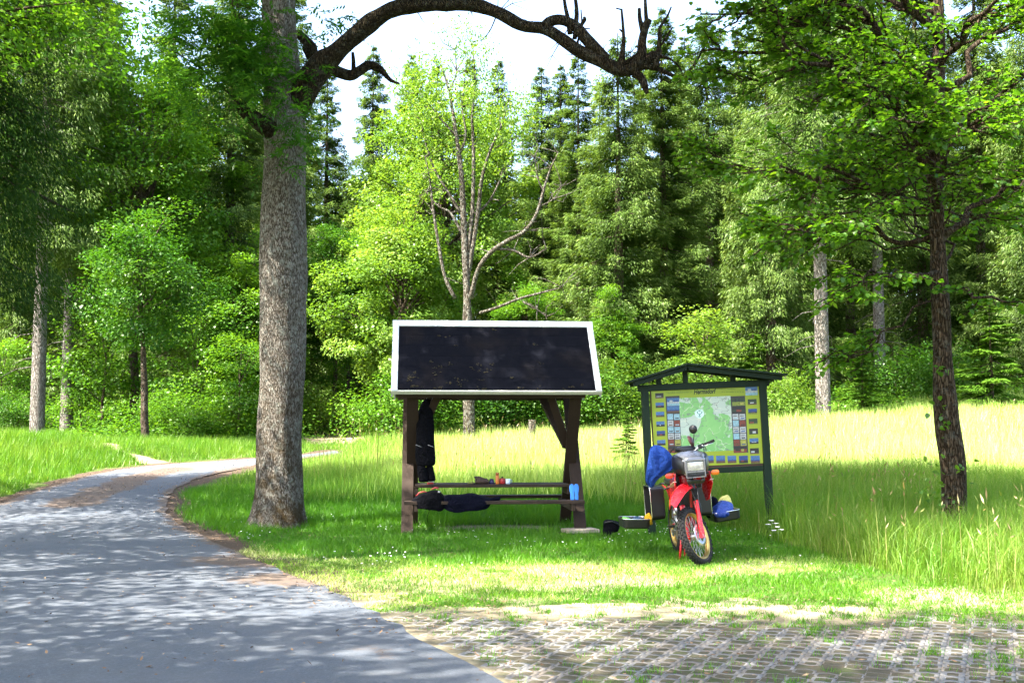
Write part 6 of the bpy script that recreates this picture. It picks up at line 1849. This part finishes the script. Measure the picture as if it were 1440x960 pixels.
cl = MB()
for x0, x1, zt in ((-.22, -.05, 1.42), (.22, .06, 1.44), (.25, .02, 1.40), (-.16, .03, 1.40)):
    cl.tube([(x0, -.26, 1.34), (x0 * .8, -.42, zt), (x1 * .6, -.47, 1.33), (x1, -.36, 1.12), (x1 * 1.4, -.30, .95)], .0055, 6)
cl.build('control_cable', BLACKP, bike)
bl = MB().tube([(.10, -.33, 1.05), (.16, -.52, .92), (.15, -.62, .72), (.12, -.66, .50)], .006, 6); bl.xform(ST).build('brake_hose', BLACKP, bike)
for sx in (-1, 1):
    gt = MB()
    for k in range(9): gt.lathe([(.024, -.008), (.033, 0), (.024, .008)], AX + Vector((sx * .098, 0, 0)) + FD * (.43 + .017 * k), Vector((0, 0, 1)).rotation_difference(FD).to_matrix(), 14)
    gt.xform(ST).build('fork_gaiter', RUBBER, bike)
MB().box((0, -.60, FZ - .21), (.20, .03, .05), Matrix.Rotation(.3, 3, 'X')).build('number_panel', BLACKP, bike, .008)
for sx in (-1, 1):
    MB().lathe([(.012, -.03), (.026, -.025), (.030, 0), (.022, .02), (0, .022)], (sx * .085, -.63, FZ - .195), Matrix.Rotation(R_(90), 3, 'X'), 16).build('horn', DARKMETAL, bike)
# rear rack and side cases, opened outwards
rk = MB()
for sx in (-1, 1): rk.tube([(sx * .13, .3, .88), (sx * .23, .35, .86), (sx * .23, .8, .86), (sx * .13, .92, .90)], .010, 8); rk.tube([(sx * .235, .35, .86), (sx * .235, .40, .50), (sx * .235, .72, .50), (sx * .235, .8, .86)], .009, 8)
rk.tube([(-.13, .92, .90), (.13, .92, .90)], .010, 8)
rk.build('luggage_rack', BLACKP, bike)
def case_half(mb, to3, L, Hh, D, mi=0, wall=.008, r=.055):
    """an open tray: L along, Hh across, D deep; to3(u, v, d)"""
    def outl(ins):
        o_ = []
        a0, b0 = L / 2 - ins, Hh / 2 - ins
        for (cx, cy, s0) in ((1, 1, 0), (-1, 1, 1), (-1, -1, 2), (1, -1, 3)):
            for k in range(5):
                a = math.pi / 2 * (s0 + k / 4); q = max(.004, r - ins * .4)
                o_.append((cx * (a0 - q) + math.cos(a) * q, cy * (b0 - q) + math.sin(a) * q))
        return o_
    rings_ = [[to3(u, v, D) for u, v in outl(.03)], [to3(u, v, D - .012) for u, v in outl(.008)], [to3(u, v, 0) for u, v in outl(0)], [to3(u, v, 0) for u, v in outl(wall)], [to3(u, v, D - .02) for u, v in outl(wall + .012)]]
    n = len(rings_[0]); vs = [p for q in rings_ for p in q]
    fs = [(i * n + k, i * n + (k + 1) % n, (i + 1) * n + (k + 1) % n, (i + 1) * n + k) for i in range(4) for k in range(n)]
    fs += [tuple(range(n - 1, -1, -1)), tuple(range(4 * n, 5 * n))]
    return mb.add(vs, fs, mi, False)
def outline_tube(to3, L, Hh, r=.055, rad=.007, ins=0):
    pts = []
    for (cx, cy, s0) in ((1, 1, 0), (-1, 1, 1), (-1, -1, 2), (1, -1, 3)):
        for k in range(5):
            a = math.pi / 2 * (s0 + k / 4); pts.append((cx * (L / 2 - ins - r) + math.cos(a) * r, cy * (Hh / 2 - ins - r) + math.sin(a) * r))
    pts.append(pts[0]); pts.append(pts[1])
    return MB().tube([to3(u, v, .0) for u, v in pts], rad, 6, cap=False)
TRAYS = {}
for sx in (-1, 1):
    CY, CZ = .56, .69
    dep = .185
    inn = lambda u, v, d: Vector((sx * (.395 - d), CY + u, CZ + v))
    co = case_half(MB(), inn, .46, .44, dep).build('side_case', BLACKP, bike, .004)
    outline_tube(inn, .46, .44).build('case_rim', CHROME, co)
    hg = Vector((sx * .402, CY, CZ - .205))
    ang = R_(5)
    def lid(u, v, d, sx=sx, hg=hg, ang=ang):
        o_ = v + .19        # out from the hinge
        return hg + Vector((sx * (o_ * math.cos(ang) + d * math.sin(ang)), u, -d * math.cos(ang) + o_ * math.sin(ang) + .005))
    lo = case_half(MB(), lid, .46, .36, .12).build('case_lid', BLACKP, co, .004)
    outline_tube(lid, .46, .36).build('lid_rim', CHROME, co)
    MB().tube([(sx * .34, CY - .05, CZ + .225), (sx * .34, CY - .05, CZ + .25), (sx * .34, CY + .07, CZ + .25), (sx * .34, CY + .07, CZ + .225)], .011, 8).build('case_handle', BLACKP, co)
    TRAYS[sx] = lid
MBK = Matrix.Translation((MX, MY, TZ(MX, MY))) @ Matrix.Rotation(TURN, 4, 'Z') @ Matrix.Rotation(LEAN, 4, 'Y')
def in_tray(sx, u, v, d=.10): return MBK @ TRAYS[sx](u, v, d)
def lump(name, label, cat, c, rx, ry, h, mat, seed, rot=0, group=None, n=26, wob=.25):
    t = thing(name, label, cat, c, (0, 0, rot), group)
    rs = [ring((rx * .18 * math.sin(seed + q * 3), ry * .15 * math.cos(seed * 2 + q * 4), h * q), rx * w_, ry * w_, n, wob=wob * 1.6, seed=seed + q * .6, p=2.7) for q, w_ in ((0, .85), (.1, 1), (.3, 1.02), (.5, .92), (.68, .84), (.84, .62), (.95, .4), (1, .14))]
    rs = [[v + Vector((0, 0, h * .16 * mnoise.noise(Vector((v.x * 14 + seed, v.y * 14, v.z * 5))) * min(1, v.z / h * 2))) for v in r] for r in rs]
    return t, MB().loft(rs).build('%s_body' % name, mat, t, subsurf=1)
GC_ = 'things packed in the open side cases'
lump('green_pouch', 'light green pouch at the outer end of the open side case nearest the shelter', 'pouch', in_tray(-1, -.05, .11), .07, .13, .12, cloth('pouch_green', (.10, .30, .05), .6, .2), 1, .1, GC_)
lump('blue_bundle', 'folded grey blue bundle in the middle of the open side case nearest the shelter', 'cloth bundle', in_tray(-1, .0, -.05), .085, .16, .115, cloth('bundle_blue', (.04, .08, .14), .7, .1), 2, 0, GC_)
t, o_ = lump('yellow_cloth', 'yellow cloth tucked by the hinge of the open side case nearest the shelter', 'cloth', in_tray(-1, -.12, -.17, .08), .045, .09, .16, cloth('cloth_yellow', (.50, .29, .015), .7, .1), 3, .2, GC_)
q = MB().tube([in_tray(-1, -.16, .05, .05), in_tray(-1, -.02, .02, .01), in_tray(-1, .12, .04, .04)], .009, 6); so = q.build('webbing_strap', plain('strap_olive', (.25, .27, .10), .7), None); tag(so, 'olive webbing strap across the open side case nearest the shelter', 'strap', GC_)
lump('blue_bag', 'shiny blue stuff bag bulging from the open side case farther from the shelter', 'bag', in_tray(1, -.07, -.02, .09), .155, .15, .22, cloth('bag_blue', (.008, .04, .26), .35, .5), 4, 0, GC_, 22, .3)
lump('yellow_bag', 'pale yellow bag behind the blue stuff bag in the open side case', 'bag', in_tray(1, .12, .04, .09), .12, .10, .27, cloth('bag_yellow', (.46, .45, .15), .6, .2), 5, 0, GC_)
lump('navy_bag', 'dark navy bag leaning on the case body behind the blue stuff bag', 'bag', in_tray(1, .06, -.13, .09), .075, .12, .29, NAVY, 6, 0, GC_)

# blue jacket thrown over the handlebar
JY = 14.25
jk = thing('blue_jacket', 'bright blue jacket thrown over the handlebar end on the shelter side', 'jacket', (P(925, 660, JY).x, JY, P(925, 660, JY).z))
j0 = P(925, 660, JY)
rs = []
for i, (x0, x1, py, dy) in enumerate(((920, 926, 625.5, .05), (916, 931, 627, .0), (913.5, 937, 631, -.03), (912, 942, 637, -.05), (911, 946, 643, -.06), (910, 948, 649, -.07), (909, 947, 655, -.07), (908, 944, 661, -.07), (907.2, 934, 666, -.06), (906.6, 927, 671, -.05), (907, 922, 676, -.04), (910, 920, 681, -.03), (913, 918.5, 685, -.03))):
    a = P(x0, py, JY); b_ = P(x1, py, JY); r = []
    w_ = (b_.x - a.x) / 2
    for k in range(26):
        an = 2 * math.pi * k / 26
        u = math.cos(an)
        fold = .022 * math.sin(u * 7 + i * .5) + .03 * mnoise.noise(Vector((u * 2.2, i * .35, 1.7)))
        r.append(Vector(((a.x + b_.x) / 2 + u * w_ - j0.x, dy + math.sin(an) * .075 * (.5 + .5 * min(1, i / 4)) + fold * (1 if math.sin(an) < 0 else .3), a.z - j0.z + .012 * mnoise.noise(Vector((u * 3, i, 4.0))))))
    rs.append(r)
MB().loft(rs).build('jacket_body', BLUECLOTH, jk, subsurf=1)
rs = []
for (x, py, r_) in ((917, 632, .03), (919, 640, .05), (921, 650, .055), (923, 660, .05), (924, 667, .045), (924, 671, .035)):
    q = P(x, py, JY - .11); rs.append(ring((q.x - j0.x, -.11, q.z - j0.z), r_, .045, 14, wob=.25, seed=py))
MB().loft(rs).build('sleeve', BLUECLOTH, jk, subsurf=1)
